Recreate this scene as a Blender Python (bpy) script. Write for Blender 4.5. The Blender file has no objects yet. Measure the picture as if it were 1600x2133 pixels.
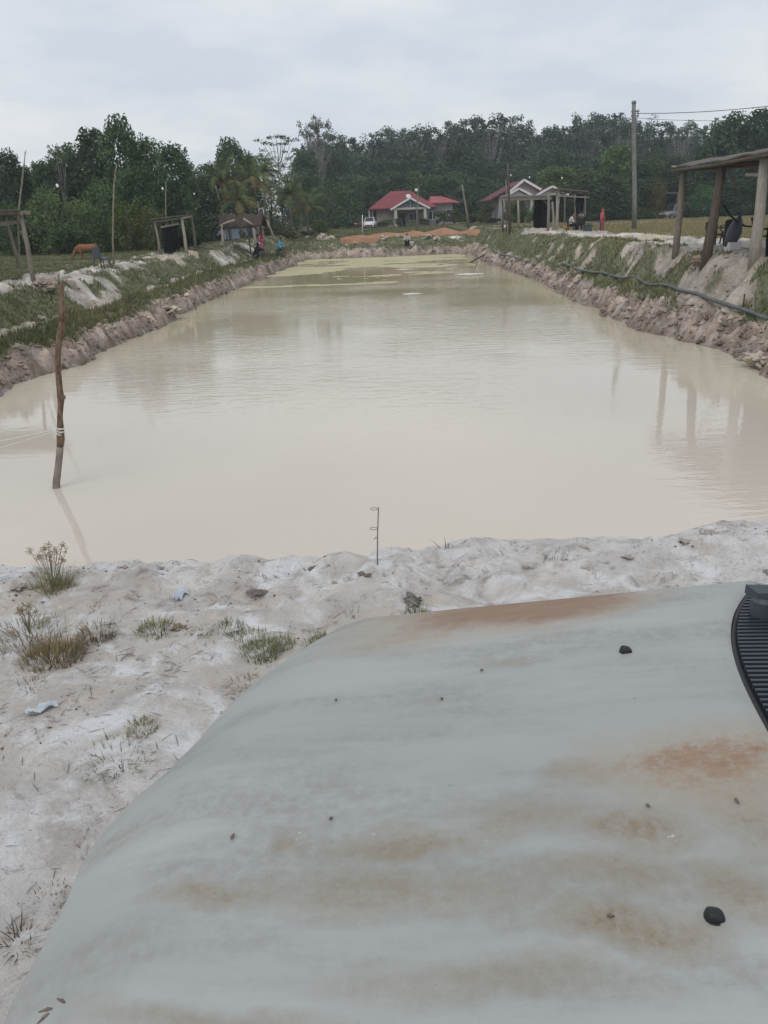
import bpy, bmesh, math, random
import numpy as np
from mathutils import Matrix, Vector

# ------------------------------------------------------------------ camera, sky, sun, exposure
C = bpy.context.scene.collection
SC = bpy.context.scene
F = 1640.0; PITCH = math.radians(20.9); ROLL = math.radians(2.0); CZ = 1.75
cP, sP, cR, sR = math.cos(PITCH), math.sin(PITCH), math.cos(ROLL), math.sin(ROLL)
cam_d = bpy.data.cameras.new('camera'); cam = bpy.data.objects.new('camera', cam_d); C.objects.link(cam)
_fwd = Vector((0, cP, -sP)); _rt0 = Vector((1, 0, 0)); _dn0 = Vector((0, -sP, -cP))
_ix = cR*_rt0 + sR*_dn0; _iy = -(-sR*_rt0 + cR*_dn0); _iz = -_fwd
cam.matrix_world = Matrix(((_ix.x, _iy.x, _iz.x, 0), (_ix.y, _iy.y, _iz.y, 0), (_ix.z, _iy.z, _iz.z, CZ), (0, 0, 0, 1)))
cam_d.sensor_fit = 'HORIZONTAL'; cam_d.sensor_width = 36; cam_d.lens = F/1600*36
cam_d.clip_start = 0.05; cam_d.clip_end = 3000
SC.camera = cam

SUN_EL, SUN_ROT = math.radians(52), math.radians(205)
world = bpy.data.worlds.new('World'); SC.world = world; world.use_nodes = True
wn, wl = world.node_tree.nodes, world.node_tree.links
wn.clear()
def wnode(t, **k):
    n = wn.new(t)
    for a, b in k.items(): setattr(n, a, b)
    return n
w_out = wnode('ShaderNodeOutputWorld'); w_bg = wnode('ShaderNodeBackground'); w_bg.inputs['Strength'].default_value = 0.1
w_sky = wnode('ShaderNodeTexSky', sky_type='NISHITA', sun_disc=False, sun_elevation=SUN_EL, sun_rotation=SUN_ROT)
w_tc = wnode('ShaderNodeTexCoord'); w_sep = wnode('ShaderNodeSeparateXYZ')
w_add = wnode('ShaderNodeMath', operation='ADD'); w_add.inputs[1].default_value = 0.22
w_max = wnode('ShaderNodeMath', operation='MAXIMUM'); w_max.inputs[1].default_value = 0.0
w_dx = wnode('ShaderNodeMath', operation='DIVIDE'); w_dy = wnode('ShaderNodeMath', operation='DIVIDE')
w_cmb = wnode('ShaderNodeCombineXYZ')
w_n1 = wnode('ShaderNodeTexNoise'); w_n1.inputs['Scale'].default_value = .85; w_n1.inputs['Detail'].default_value = 5; w_n1.inputs['Roughness'].default_value = 0.55
w_r1 = wnode('ShaderNodeValToRGB')
w_r1.color_ramp.elements[0].position = 0.42; w_r1.color_ramp.elements[0].color = (7.0, 7.6, 8.35, 1)
w_r1.color_ramp.elements[1].position = 0.62; w_r1.color_ramp.elements[1].color = (9.2, 9.3, 9.4, 1)
w_mix = wnode('ShaderNodeMix', data_type='RGBA'); w_mix.inputs['Factor'].default_value = 0.9
wl.new(w_tc.outputs['Generated'], w_sep.inputs[0]); wl.new(w_sep.outputs['Z'], w_max.inputs[0]); wl.new(w_max.outputs[0], w_add.inputs[0])
wl.new(w_sep.outputs['X'], w_dx.inputs[0]); wl.new(w_sep.outputs['Y'], w_dy.inputs[0])
wl.new(w_add.outputs[0], w_dx.inputs[1]); wl.new(w_add.outputs[0], w_dy.inputs[1])
wl.new(w_dx.outputs[0], w_cmb.inputs['X']); wl.new(w_dy.outputs[0], w_cmb.inputs['Y'])
wl.new(w_cmb.outputs[0], w_n1.inputs['Vector']); wl.new(w_n1.outputs['Fac'], w_r1.inputs['Fac'])
wl.new(w_sky.outputs[0], w_mix.inputs['A']); wl.new(w_r1.outputs['Color'], w_mix.inputs['B'])
wl.new(w_mix.outputs['Result'], w_bg.inputs['Color']); wl.new(w_bg.outputs[0], w_out.inputs['Surface'])

sun_d = bpy.data.lights.new('sun', 'SUN'); sun_d.energy = 0.9; sun_d.angle = math.radians(35); sun_d.color = (1, .96, .9)
sun = bpy.data.objects.new('sun', sun_d); C.objects.link(sun)
_az = SUN_ROT
_sd = Vector((math.sin(_az)*math.cos(SUN_EL), math.cos(_az)*math.cos(SUN_EL), math.sin(SUN_EL)))
sun.rotation_euler = _sd.to_track_quat('Z', 'Y').to_euler()
vs = SC.view_settings; vs.view_transform = 'Standard'; vs.look = 'None'; vs.exposure = 0.0; vs.gamma = 1.0; vs.use_curve_mapping = False
SC.render.engine = 'CYCLES'
SC.cycles.max_bounces = 6; SC.cycles.diffuse_bounces = 3; SC.cycles.glossy_bounces = 3; SC.cycles.transparent_max_bounces = 6
SC.cycles.volume_bounces = 0
try: SC.cycles.use_denoising = True
except Exception: pass

# ------------------------------------------------------------------ sight lines of the photograph -> points in the place
def dirs(u, v):
    x = (u-800)/F; y = (v-1066.5)/F
    a = x*cR - y*sR; b = x*sR + y*cR
    return np.array([a, cP-b*sP, -sP-b*cP])
def atz(u, v, z):
    d = dirs(u, v); return d*((z-CZ)/d[2]) + [0, 0, CZ]
def aty(u, v, Y):
    d = dirs(u, v); return d*(Y/d[1]) + [0, 0, CZ]
def pxm(Y, z=0): return float(F/(Y*cP - (z-CZ)*sP))

# ------------------------------------------------------------------ noise
def _hash(ix, iy, s):
    n = (ix.astype(np.int64)*374761393 + iy.astype(np.int64)*668265263 + s*982451653) & 0xffffffff
    n = ((n ^ (n >> 13))*1274126177) & 0xffffffff
    n = n ^ (n >> 16)
    return (n & 0xffff)/65535.0
def vn(x, y, s=0):
    x = np.asarray(x, float); y = np.asarray(y, float)
    ix = np.floor(x); iy = np.floor(y); fx = x-ix; fy = y-iy
    fx = fx*fx*(3-2*fx); fy = fy*fy*(3-2*fy)
    a = _hash(ix, iy, s); b = _hash(ix+1, iy, s); c = _hash(ix, iy+1, s); d = _hash(ix+1, iy+1, s)
    return (a*(1-fx)+b*fx)*(1-fy) + (c*(1-fx)+d*fx)*fy
def fbm(x, y, s=0, o=4):
    r = 0; a = .5; t = 0
    for i in range(o):
        r = r + a*vn(x*2**i + 17.3*i, y*2**i - 9.1*i, s+i); t += a; a *= .5
    return r/t
def ss(x, a, b):
    t = np.clip((np.asarray(x, float)-a)/(b-a), 0, 1); return t*t*(3-2*t)

# ------------------------------------------------------------------ the lie of the land
W = -1.9                                     # water level
YF0 = 70.6
_ly = [-50, 8, 18.4, 21.3, 27.5, 33.6, 44.5, 54.8, 67.8, 72, 400]; _lx = [-9.6, -9.4, -8.9, -8.3, -8.0, -7.7, -7.4, -6.8, -6.0, -5.7, -5.7]
_ry = [-50, 10, 15, 16.5, 18.7, 20.4, 22.3, 24.2, 30.5, 36.7, 47, 59.1, 72, 400]; _rx = [7.3, 7.5, 7.9, 8.25, 8.6, 8.8, 8.6, 7.95, 8.05, 8.3, 8.2, 7.9, 8.2, 8.2]
def dists(x, y):
    wob = (fbm(x*.5, y*.5, 31, 3)-.5)*.8 + (fbm(x*1.3, y*1.3, 37, 2)-.5)*.2
    dL = np.interp(y, _ly, _lx) - x + wob
    dR = x - np.interp(y, _ry, _rx) + wob
    dF = y - (YF0 + x*.06) + wob
    dN = np.interp(x, [-3, -1, -.1, .5, 1.15, 1.6, 2.15, 6], [5.84, 5.82, 5.76, 6.0, 5.94, 5.96, 6.1, 6.5]) - y + (vn(x*1.9, y*.3, 5)-.5)*.12
    return dL, dR, dF, dN
def slabs(x, y):                               # dried crust plates with a broken step edge
    n = fbm(x*2.4+.6*vn(x*7, y*7, 23), y*3.8, 19, 5); zone = np.clip(ss(y, 3.0, 3.5) + ss(fbm(x*1.1, y*1.1, 25, 2), .5, .6), 0, 1)
    st = ss(n, .49, .525); n2 = fbm(x*5.2+4, y*7.0, 27, 4); st2 = ss(n2, .53, .56)
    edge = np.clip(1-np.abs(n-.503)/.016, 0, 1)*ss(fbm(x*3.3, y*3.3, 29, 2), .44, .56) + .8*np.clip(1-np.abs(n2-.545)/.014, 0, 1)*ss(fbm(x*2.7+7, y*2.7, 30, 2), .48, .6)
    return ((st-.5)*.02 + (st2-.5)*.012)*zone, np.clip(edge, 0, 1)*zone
def H(x, y):
    x = np.asarray(x, float); y = np.asarray(y, float)
    dL, dR, dF, dN = dists(x, y)
    topR = .22*(1-ss(y, 28, 58)) - .05 - .3*ss(y, 80, 125) + .0*x
    hL = np.interp(dL, [-1.5, 0, .28, .7, 2.3, 3.2, 3.7, 5.2, 7.5, 60], [-2.9, -1.9, -1.4, -1.15, -1.02, -.3, -.12, -.15, -.42, -.42])
    tR = np.interp(dR, [-1.5, 0, .3, .75, 1.25, 2.0, 2.5], [0, .47, .66, .8, .85, .965, 1.0])
    hR = -2.9 + (topR+2.9)*tR
    hR = np.where(dR < 0, np.interp(dR, [-1.5, 0], [-2.9, -1.9]), hR)
    hR = np.where((dR >= 0) & (dR <= 2.5), np.interp(dR, [0, .35, .75, 1.3], [-1.9, -1.5, -1.22, -1.08])*(1-ss(dR, 1.2, 2.4)) + topR*ss(dR, 1.2, 2.4), hR)
    hR = hR - .15*ss(dR, 7, 14)
    hF = np.interp(dF, [-1.5, 0, .3, .8, 5, 8.0, 11, 45, 400], [-2.9, -1.9, -1.4, -1.2, -1.1, -.68, -.62, -.5, -.4])
    hN = np.interp(dN, [-1.4, -.3, 0, 1.15, 1.75, 2.0, 2.4], [-2.9, -2.1, -1.9, -.55, -.06, .0, .0])
    h = np.maximum(np.maximum(hL, hR), np.maximum(hF, hN))
    # roughness
    dd_ = np.maximum(np.maximum(dL, dR), dF); face = ss(dd_, 0, .2)*(1-ss(dd_, .9, 1.6))
    gully = np.abs(fbm(x*1.7+3, y*1.7, 41, 3)-.5)*2; block = vn(np.floor(x*2.3+2*vn(x*1.1, y*1.1, 44)), np.floor(y*2.1+2*vn(x*1.2, y*1.2, 45)), 43)-.5
    h = h + face*(dN < 0)*((gully-.3)*.14 + block*.2 + (fbm(x*5.5, y*5.5, 47, 3)-.5)*.36)
    near = (dN > 1.2)*1.0
    bank = ss(h, -2.3, -1.6)*(1-near)
    h = h + bank*((fbm(x*.8, y*.8, 3, 3)-.5)*.36 + (fbm(x*3.1, y*3.1, 9, 3)-.5)*.32)*(1-ss(np.maximum(np.maximum(dL, dR), dF), 6, 12)*.7)
    crest = np.exp(-((y-3.75)/.45)**2)
    rdg = np.abs(fbm(x*4.2+2, y*5.5, 15, 4)-.5)*2
    h = h + near*((fbm(x*2.3, y*2.3, 11, 4)-.5)*.06*(1+1.6*crest) + (fbm(x*9, y*9, 17, 3)-.5)*.016 + crest*(.16-np.minimum(rdg, .45))*.10)
    h = h + near*slabs(x, y)[0]
    return h
def ground(u, v):
    d = dirs(u, v); t = np.exp(np.linspace(math.log(1.2), math.log(420), 5000))
    P = d[None]*t[:, None] + [0, 0, CZ]
    k = int(np.argmax(P[:, 2] < H(P[:, 0], P[:, 1])))
    if k == 0: return P[-1]
    ta, tb = t[k-1], t[k]
    for _ in range(12):
        tm = .5*(ta+tb); p = d*tm + [0, 0, CZ]
        if p[2] < float(H(p[0], p[1])): tb = tm
        else: ta = tm
    return d*tb + [0, 0, CZ]
def hz(x, y): return float(H(x, y))

# ------------------------------------------------------------------ materials
def mat(name, col, rough=.8, spec=.3, noise=0, nscale=6, col2=None, bump=0, bscale=20, metal=0, coord='Object', attr=None, objcol=False, stretch=None, transl=0):
    m = bpy.data.materials.new(name); m.use_nodes = True
    n, l = m.node_tree.nodes, m.node_tree.links
    b = n['Principled BSDF']; b.inputs['Roughness'].default_value = rough; b.inputs['Specular IOR Level'].default_value = spec; b.inputs['Metallic'].default_value = metal
    b.inputs['Base Color'].default_value = (*col, 1)
    tc = n.new('ShaderNodeTexCoord'); vec = tc.outputs[coord]
    if stretch:
        mp = n.new('ShaderNodeMapping'); mp.inputs['Scale'].default_value = stretch; l.new(vec, mp.inputs['Vector']); vec = mp.outputs[0]
    cur = None
    if attr:
        a = n.new('ShaderNodeAttribute'); a.attribute_name = attr; cur = a.outputs['Color']
    if noise or col2:
        t = n.new('ShaderNodeTexNoise'); t.inputs['Scale'].default_value = nscale; t.inputs['Detail'].default_value = 6; t.inputs['Roughness'].default_value = .6
        l.new(vec, t.inputs['Vector'])
        if col2:
            r = n.new('ShaderNodeValToRGB'); r.color_ramp.elements[0].position = .35; r.color_ramp.elements[1].position = .65
            r.color_ramp.elements[0].color = (*col, 1); r.color_ramp.elements[1].color = (*col2, 1)
            l.new(t.outputs['Fac'], r.inputs['Fac']); c = r.outputs['Color']
        else:
            mr = n.new('ShaderNodeMapRange'); mr.inputs['From Min'].default_value = .3; mr.inputs['From Max'].default_value = .7
            mr.inputs['To Min'].default_value = 1-noise; mr.inputs['To Max'].default_value = 1+noise
            l.new(t.outputs['Fac'], mr.inputs['Value'])
            mx = n.new('ShaderNodeVectorMath'); mx.operation = 'SCALE'
            if cur is not None: l.new(cur, mx.inputs[0])
            else: mx.inputs[0].default_value = col
            l.new(mr.outputs[0], mx.inputs['Scale']); c = mx.outputs[0]
        cur = c
    if objcol:
        oi = n.new('ShaderNodeObjectInfo'); mm = n.new('ShaderNodeMix'); mm.data_type = 'RGBA'; mm.blend_type = 'MULTIPLY'; mm.inputs['Factor'].default_value = 1
        if cur is not None: l.new(cur, mm.inputs['A'])
        else: mm.inputs['A'].default_value = (*col, 1)
        l.new(oi.outputs['Color'], mm.inputs['B']); cur = mm.outputs['Result']
    if cur is not None: l.new(cur, b.inputs['Base Color'])
    if transl:
        tr = n.new('ShaderNodeBsdfTranslucent'); ms = n.new('ShaderNodeMixShader'); ms.inputs[0].default_value = transl
        if cur is not None: l.new(cur, tr.inputs['Color'])
        else: tr.inputs['Color'].default_value = (*col, 1)
        l.new(b.outputs[0], ms.inputs[1]); l.new(tr.outputs[0], ms.inputs[2]); l.new(ms.outputs[0], n['Material Output'].inputs['Surface'])
    if bump:
        t2 = n.new('ShaderNodeTexNoise'); t2.inputs['Scale'].default_value = bscale; t2.inputs['Detail'].default_value = 5; l.new(vec, t2.inputs['Vector'])
        bp = n.new('ShaderNodeBump'); bp.inputs['Strength'].default_value = bump; bp.inputs['Distance'].default_value = .02
        l.new(t2.outputs['Fac'], bp.inputs['Height']); l.new(bp.outputs[0], b.inputs['Normal'])
    return m

M = {}
M['wood'] = mat('weathered_wood', (.16, .14, .115), .85, .2, col2=(.27, .24, .2), nscale=5, stretch=(6, 6, .8), bump=.4)
M['wood_dark'] = mat('dark_wood', (.07, .055, .045), .85, .2, col2=(.14, .11, .09), nscale=5, stretch=(6, 6, .8), bump=.4)
M['wood_pale'] = mat('pale_wood', (.26, .235, .2), .85, .2, col2=(.4, .37, .32), nscale=5, stretch=(6, 6, .8), bump=.4)
M['bamboo'] = mat('dry_bamboo', (.22, .205, .15), .7, .3, noise=.3, nscale=8)
M['roof_sheet'] = mat('old_roof_sheet', (.1, .088, .078), .8, .2, col2=(.16, .14, .125), nscale=2, bump=.3)
M['thatch'] = mat('old_thatch', (.05, .04, .032), .95, .1, col2=(.09, .072, .058), nscale=6, stretch=(8, 8, 1), bump=.8)
M['netting'] = mat('black_netting', (.012, .013, .016), .9, .1, noise=.4, nscale=3)
M['black_plastic'] = mat('black_plastic', (.018, .019, .022), .5, .4)
M['grey_plastic'] = mat('grey_plastic', (.06, .07, .085), .5, .4, noise=.15)
M['white_plastic'] = mat('white_plastic', (.7, .7, .68), .5, .4, noise=.08)
M['rope_white'] = mat('white_cord', (.72, .7, .66), .8, .2)
M['rope_dark'] = mat('dark_rope', (.025, .025, .03), .8, .2)
M['metal_grey'] = mat('dull_steel', (.17, .165, .16), .55, .5, metal=.3)
M['concrete'] = mat('pole_concrete', (.21, .2, .2), .9, .2, noise=.25, nscale=3)
M['wire'] = mat('black_wire', (.05, .05, .055), .7, .2)
M['bulb'] = mat('bulb_glass', (.85, .85, .83), .3, .5)
M['hose'] = mat('blue_grey_hose', (.12, .13, .135), .6, .4, noise=.25, nscale=4, bump=.2)
M['skin'] = mat('skin', (.28, .16, .105), .6, .3)
M['bark'] = mat('bark', (.1, .088, .074), .9, .1, col2=(.19, .17, .15), nscale=3, bump=.5)
M['bark_pale'] = mat('pale_bark', (.2, .19, .175), .9, .1, col2=(.34, .33, .31), nscale=2, bump=.3)
M['leaf'] = mat('leaf', (.05, .08, .03), .75, .15, attr='tint', objcol=True, transl=.25)
M['blade'] = mat('grass_blade', (.06, .08, .03), .75, .15, attr='tint', transl=.25)
M['orange_soil'] = mat('orange_soil', (.31, .165, .1), .95, .1, col2=(.4, .23, .145), nscale=1.5, bump=.6, bscale=6)
M['roof_red'] = mat('red_roof_metal', (.22, .05, .058), .6, .3, noise=.14, nscale=.8)
M['roof_red2'] = mat('faded_red_roof_metal', (.33, .085, .09), .6, .3, noise=.14, nscale=.8)
M['roof_maroon'] = mat('maroon_roof', (.12, .022, .03), .6, .3, noise=.2, nscale=.8)
M['wall_pink'] = mat('pinkish_plaster', (.34, .29, .265), .9, .2, noise=.12, nscale=1.2)
M['wall_grey'] = mat('grey_plaster', (.4, .385, .38), .9, .2, noise=.1, nscale=1.2)
M['white_paint'] = mat('white_paint', (.68, .68, .68), .7, .3, noise=.05)
M['cream_paint'] = mat('cream_paint', (.5, .48, .43), .7, .3, noise=.05)
M['wall_blue'] = mat('pale_blue_paint', (.43, .51, .65), .8, .2, noise=.12, nscale=1.5)
M['dark_open'] = mat('unlit_room', (.02, .02, .022), .9, .1)
M['glass_dark'] = mat('dark_window_glass', (.025, .03, .035), .08, .5)
M['blue_truss'] = mat('blue_grey_board', (.06, .09, .115), .7, .3)
M['tyre'] = mat('tyre_rubber', (.02, .02, .02), .9, .2)
M['rim'] = mat('wheel_rim', (.35, .35, .36), .4, .5, metal=.6)
M['lamp_glass'] = mat('headlamp_glass', (.5, .52, .54), .1, .5)
M['stone'] = mat('grey_stone', (.2, .19, .175), .9, .2, noise=.4, nscale=9, bump=.8, bscale=25)

def ground_mat():
    m = bpy.data.materials.new('ground_soil'); m.use_nodes = True
    n, l = m.node_tree.nodes, m.node_tree.links
    b = n['Principled BSDF']; b.inputs['Roughness'].default_value = .95; b.inputs['Specular IOR Level'].default_value = .12
    a = n.new('ShaderNodeAttribute'); a.attribute_name = 'tint'
    f = n.new('ShaderNodeAttribute'); f.attribute_name = 'fine'        # where bare clay is close enough to show its grain
    tc = n.new('ShaderNodeTexCoord')
    def noise(sc, det=6, ro=.6, dist=0):
        t = n.new('ShaderNodeTexNoise'); t.inputs['Scale'].default_value = sc; t.inputs['Detail'].default_value = det; t.inputs['Roughness'].default_value = ro; t.inputs['Distortion'].default_value = dist
        l.new(tc.outputs['Object'], t.inputs['Vector']); return t.outputs['Fac']
    def rng(v, a0, a1, b0, b1):
        r = n.new('ShaderNodeMapRange'); r.inputs['From Min'].default_value = a0; r.inputs['From Max'].default_value = a1; r.inputs['To Min'].default_value = b0; r.inputs['To Max'].default_value = b1
        l.new(v, r.inputs['Value']); return r.outputs[0]
    def mixc(fac, A, B):
        x = n.new('ShaderNodeMix'); x.data_type = 'RGBA'; l.new(fac, x.inputs['Factor'])
        for s, v in (('A', A), ('B', B)):
            if isinstance(v, tuple): x.inputs[s].default_value = (*v, 1)
            else: l.new(v, x.inputs[s])
        return x.outputs['Result']
    def mul(p, q):
        x = n.new('ShaderNodeMath'); x.operation = 'MULTIPLY'; l.new(p, x.inputs[0]); l.new(q, x.inputs[1]); return x.outputs[0]
    s = n.new('ShaderNodeVectorMath'); s.operation = 'SCALE'; l.new(a.outputs['Color'], s.inputs[0]); l.new(rng(noise(3.5), .3, .7, .82, 1.18), s.inputs['Scale'])
    c = s.outputs[0]
    c = mixc(mul(rng(noise(4.2, 9, .72, .5), .5, .62, 0, .8), f.outputs['Fac']), c, (.50, .455, .415))
    c = mixc(mul(rng(noise(1.7, 8, .7, .6), .56, .63, 0, .5), f.outputs['Fac']), c, (.35, .305, .275))
    c = mixc(mul(rng(noise(2.4, 6, .6, .2), .57, .66, 0, .3), f.outputs['Fac']), c, (.54, .45, .34))
    c = mixc(mul(rng(noise(2.6, 9, .68, .4), .5, .6, 0, .9), f.outputs['Fac']), c, (.74, .745, .76))
    dk = mul(rng(noise(11, 10, .8, 1.0), .535, .62, 0, .85), rng(noise(2.2, 4, .6), .44, .56, 0, 1))
    c = mixc(mul(dk, f.outputs['Fac']), c, (.17, .14, .125))
    dk2 = mul(rng(noise(42, 6, .75), .6, .67, 0, .8), rng(noise(3.3, 4, .6), .44, .56, 0, 1))
    c = mixc(mul(dk2, f.outputs['Fac']), c, (.1, .085, .075))
    l.new(c, b.inputs['Base Color'])
    bp = n.new('ShaderNodeBump'); bp.inputs['Strength'].default_value = .8; bp.inputs['Distance'].default_value = .05
    l.new(noise(9, 9, .68, .3), bp.inputs['Height'])
    bp2 = n.new('ShaderNodeBump'); bp2.inputs['Strength'].default_value = .7; bp2.inputs['Distance'].default_value = .01
    l.new(noise(55, 6, .7), bp2.inputs['Height']); l.new(bp.outputs[0], bp2.inputs['Normal']); l.new(bp2.outputs[0], b.inputs['Normal'])
    return m
M['ground'] = ground_mat()

def water_mat():
    m = bpy.data.materials.new('muddy_water'); m.use_nodes = True
    n, l = m.node_tree.nodes, m.node_tree.links
    b = n['Principled BSDF']; b.inputs['Roughness'].default_value = .03; b.inputs['IOR'].default_value = 1.33; b.inputs['Specular IOR Level'].default_value = .5
    tc = n.new('ShaderNodeTexCoord')
    t = n.new('ShaderNodeTexNoise'); t.inputs['Scale'].default_value = .12; t.inputs['Detail'].default_value = 3; l.new(tc.outputs['Object'], t.inputs['Vector'])
    r = n.new('ShaderNodeValToRGB'); r.color_ramp.elements[0].position = .35; r.color_ramp.elements[1].position = .65
    r.color_ramp.elements[0].color = (.57, .508, .432, 1); r.color_ramp.elements[1].color = (.63, .565, .482, 1)
    l.new(t.outputs['Fac'], r.inputs['Fac'])
    s0 = n.new('ShaderNodeSeparateXYZ'); l.new(tc.outputs['Object'], s0.inputs[0]); ya = n.new('ShaderNodeMapRange'); ya.interpolation_type = 'SMOOTHSTEP'; ya.inputs['From Min'].default_value = 9; ya.inputs['From Max'].default_value = 46; l.new(s0.outputs['Y'], ya.inputs['Value'])
    al = n.new('ShaderNodeMix'); al.data_type = 'RGBA'; l.new(ya.outputs[0], al.inputs['Factor']); l.new(r.outputs['Color'], al.inputs['A']); al.inputs['B'].default_value = (.485, .43, .27, 1); l.new(al.outputs['Result'], b.inputs['Base Color'])
    # ripples: small wind waves over the middle of the pond, nearly still near the bank
    mp = n.new('ShaderNodeMapping'); mp.inputs['Scale'].default_value = (.5, 1.7, 1); l.new(tc.outputs['Object'], mp.inputs['Vector'])
    w1 = n.new('ShaderNodeTexNoise'); w1.inputs['Scale'].default_value = 2.6; w1.inputs['Detail'].default_value = 3; w1.inputs['Distortion'].default_value = .4; l.new(mp.outputs[0], w1.inputs['Vector'])
    w2 = n.new('ShaderNodeTexNoise'); w2.inputs['Scale'].default_value = 9; w2.inputs['Detail'].default_value = 2; l.new(mp.outputs[0], w2.inputs['Vector'])
    sm = n.new('ShaderNodeTexNoise'); sm.inputs['Scale'].default_value = .11; sm.inputs['Detail'].default_value = 2; l.new(tc.outputs['Object'], sm.inputs['Vector'])
    mr = n.new('ShaderNodeMapRange'); mr.inputs['From Min'].default_value = .4; mr.inputs['From Max'].default_value = .6; mr.inputs['To Min'].default_value = .15; mr.inputs['To Max'].default_value = 1.2
    l.new(sm.outputs['Fac'], mr.inputs['Value'])
    ad = n.new('ShaderNodeMath'); ad.operation = 'MULTIPLY_ADD'; ad.inputs[1].default_value = .3; l.new(w2.outputs['Fac'], ad.inputs[0]); l.new(w1.outputs['Fac'], ad.inputs[2])
    mu = n.new('ShaderNodeMath'); mu.operation = 'MULTIPLY'; l.new(ad.outputs[0], mu.inputs[0])
    sy = n.new('ShaderNodeSeparateXYZ'); l.new(tc.outputs['Object'], sy.inputs[0])
    my = n.new('ShaderNodeMapRange'); my.interpolation_type = 'SMOOTHSTEP'; my.inputs['From Min'].default_value = 11; my.inputs['From Max'].default_value = 24; my.inputs['To Min'].default_value = .5; my.inputs['To Max'].default_value = 1; l.new(sy.outputs['Y'], my.inputs['Value'])
    m2 = n.new('ShaderNodeMath'); m2.operation = 'MULTIPLY'; l.new(mr.outputs[0], m2.inputs[0]); l.new(my.outputs[0], m2.inputs[1]); l.new(m2.outputs[0], mu.inputs[1])
    bp = n.new('ShaderNodeBump'); bp.inputs['Strength'].default_value = .8; bp.inputs['Distance'].default_value = .022
    l.new(mu.outputs[0], bp.inputs['Height']); l.new(bp.outputs[0], b.inputs['Normal'])
    return m
M['water'] = water_mat()
M['scum'] = mat('algae_scum', (.42, .385, .24), .9, .1, col2=(.5, .46, .3), nscale=1.2)

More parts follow.
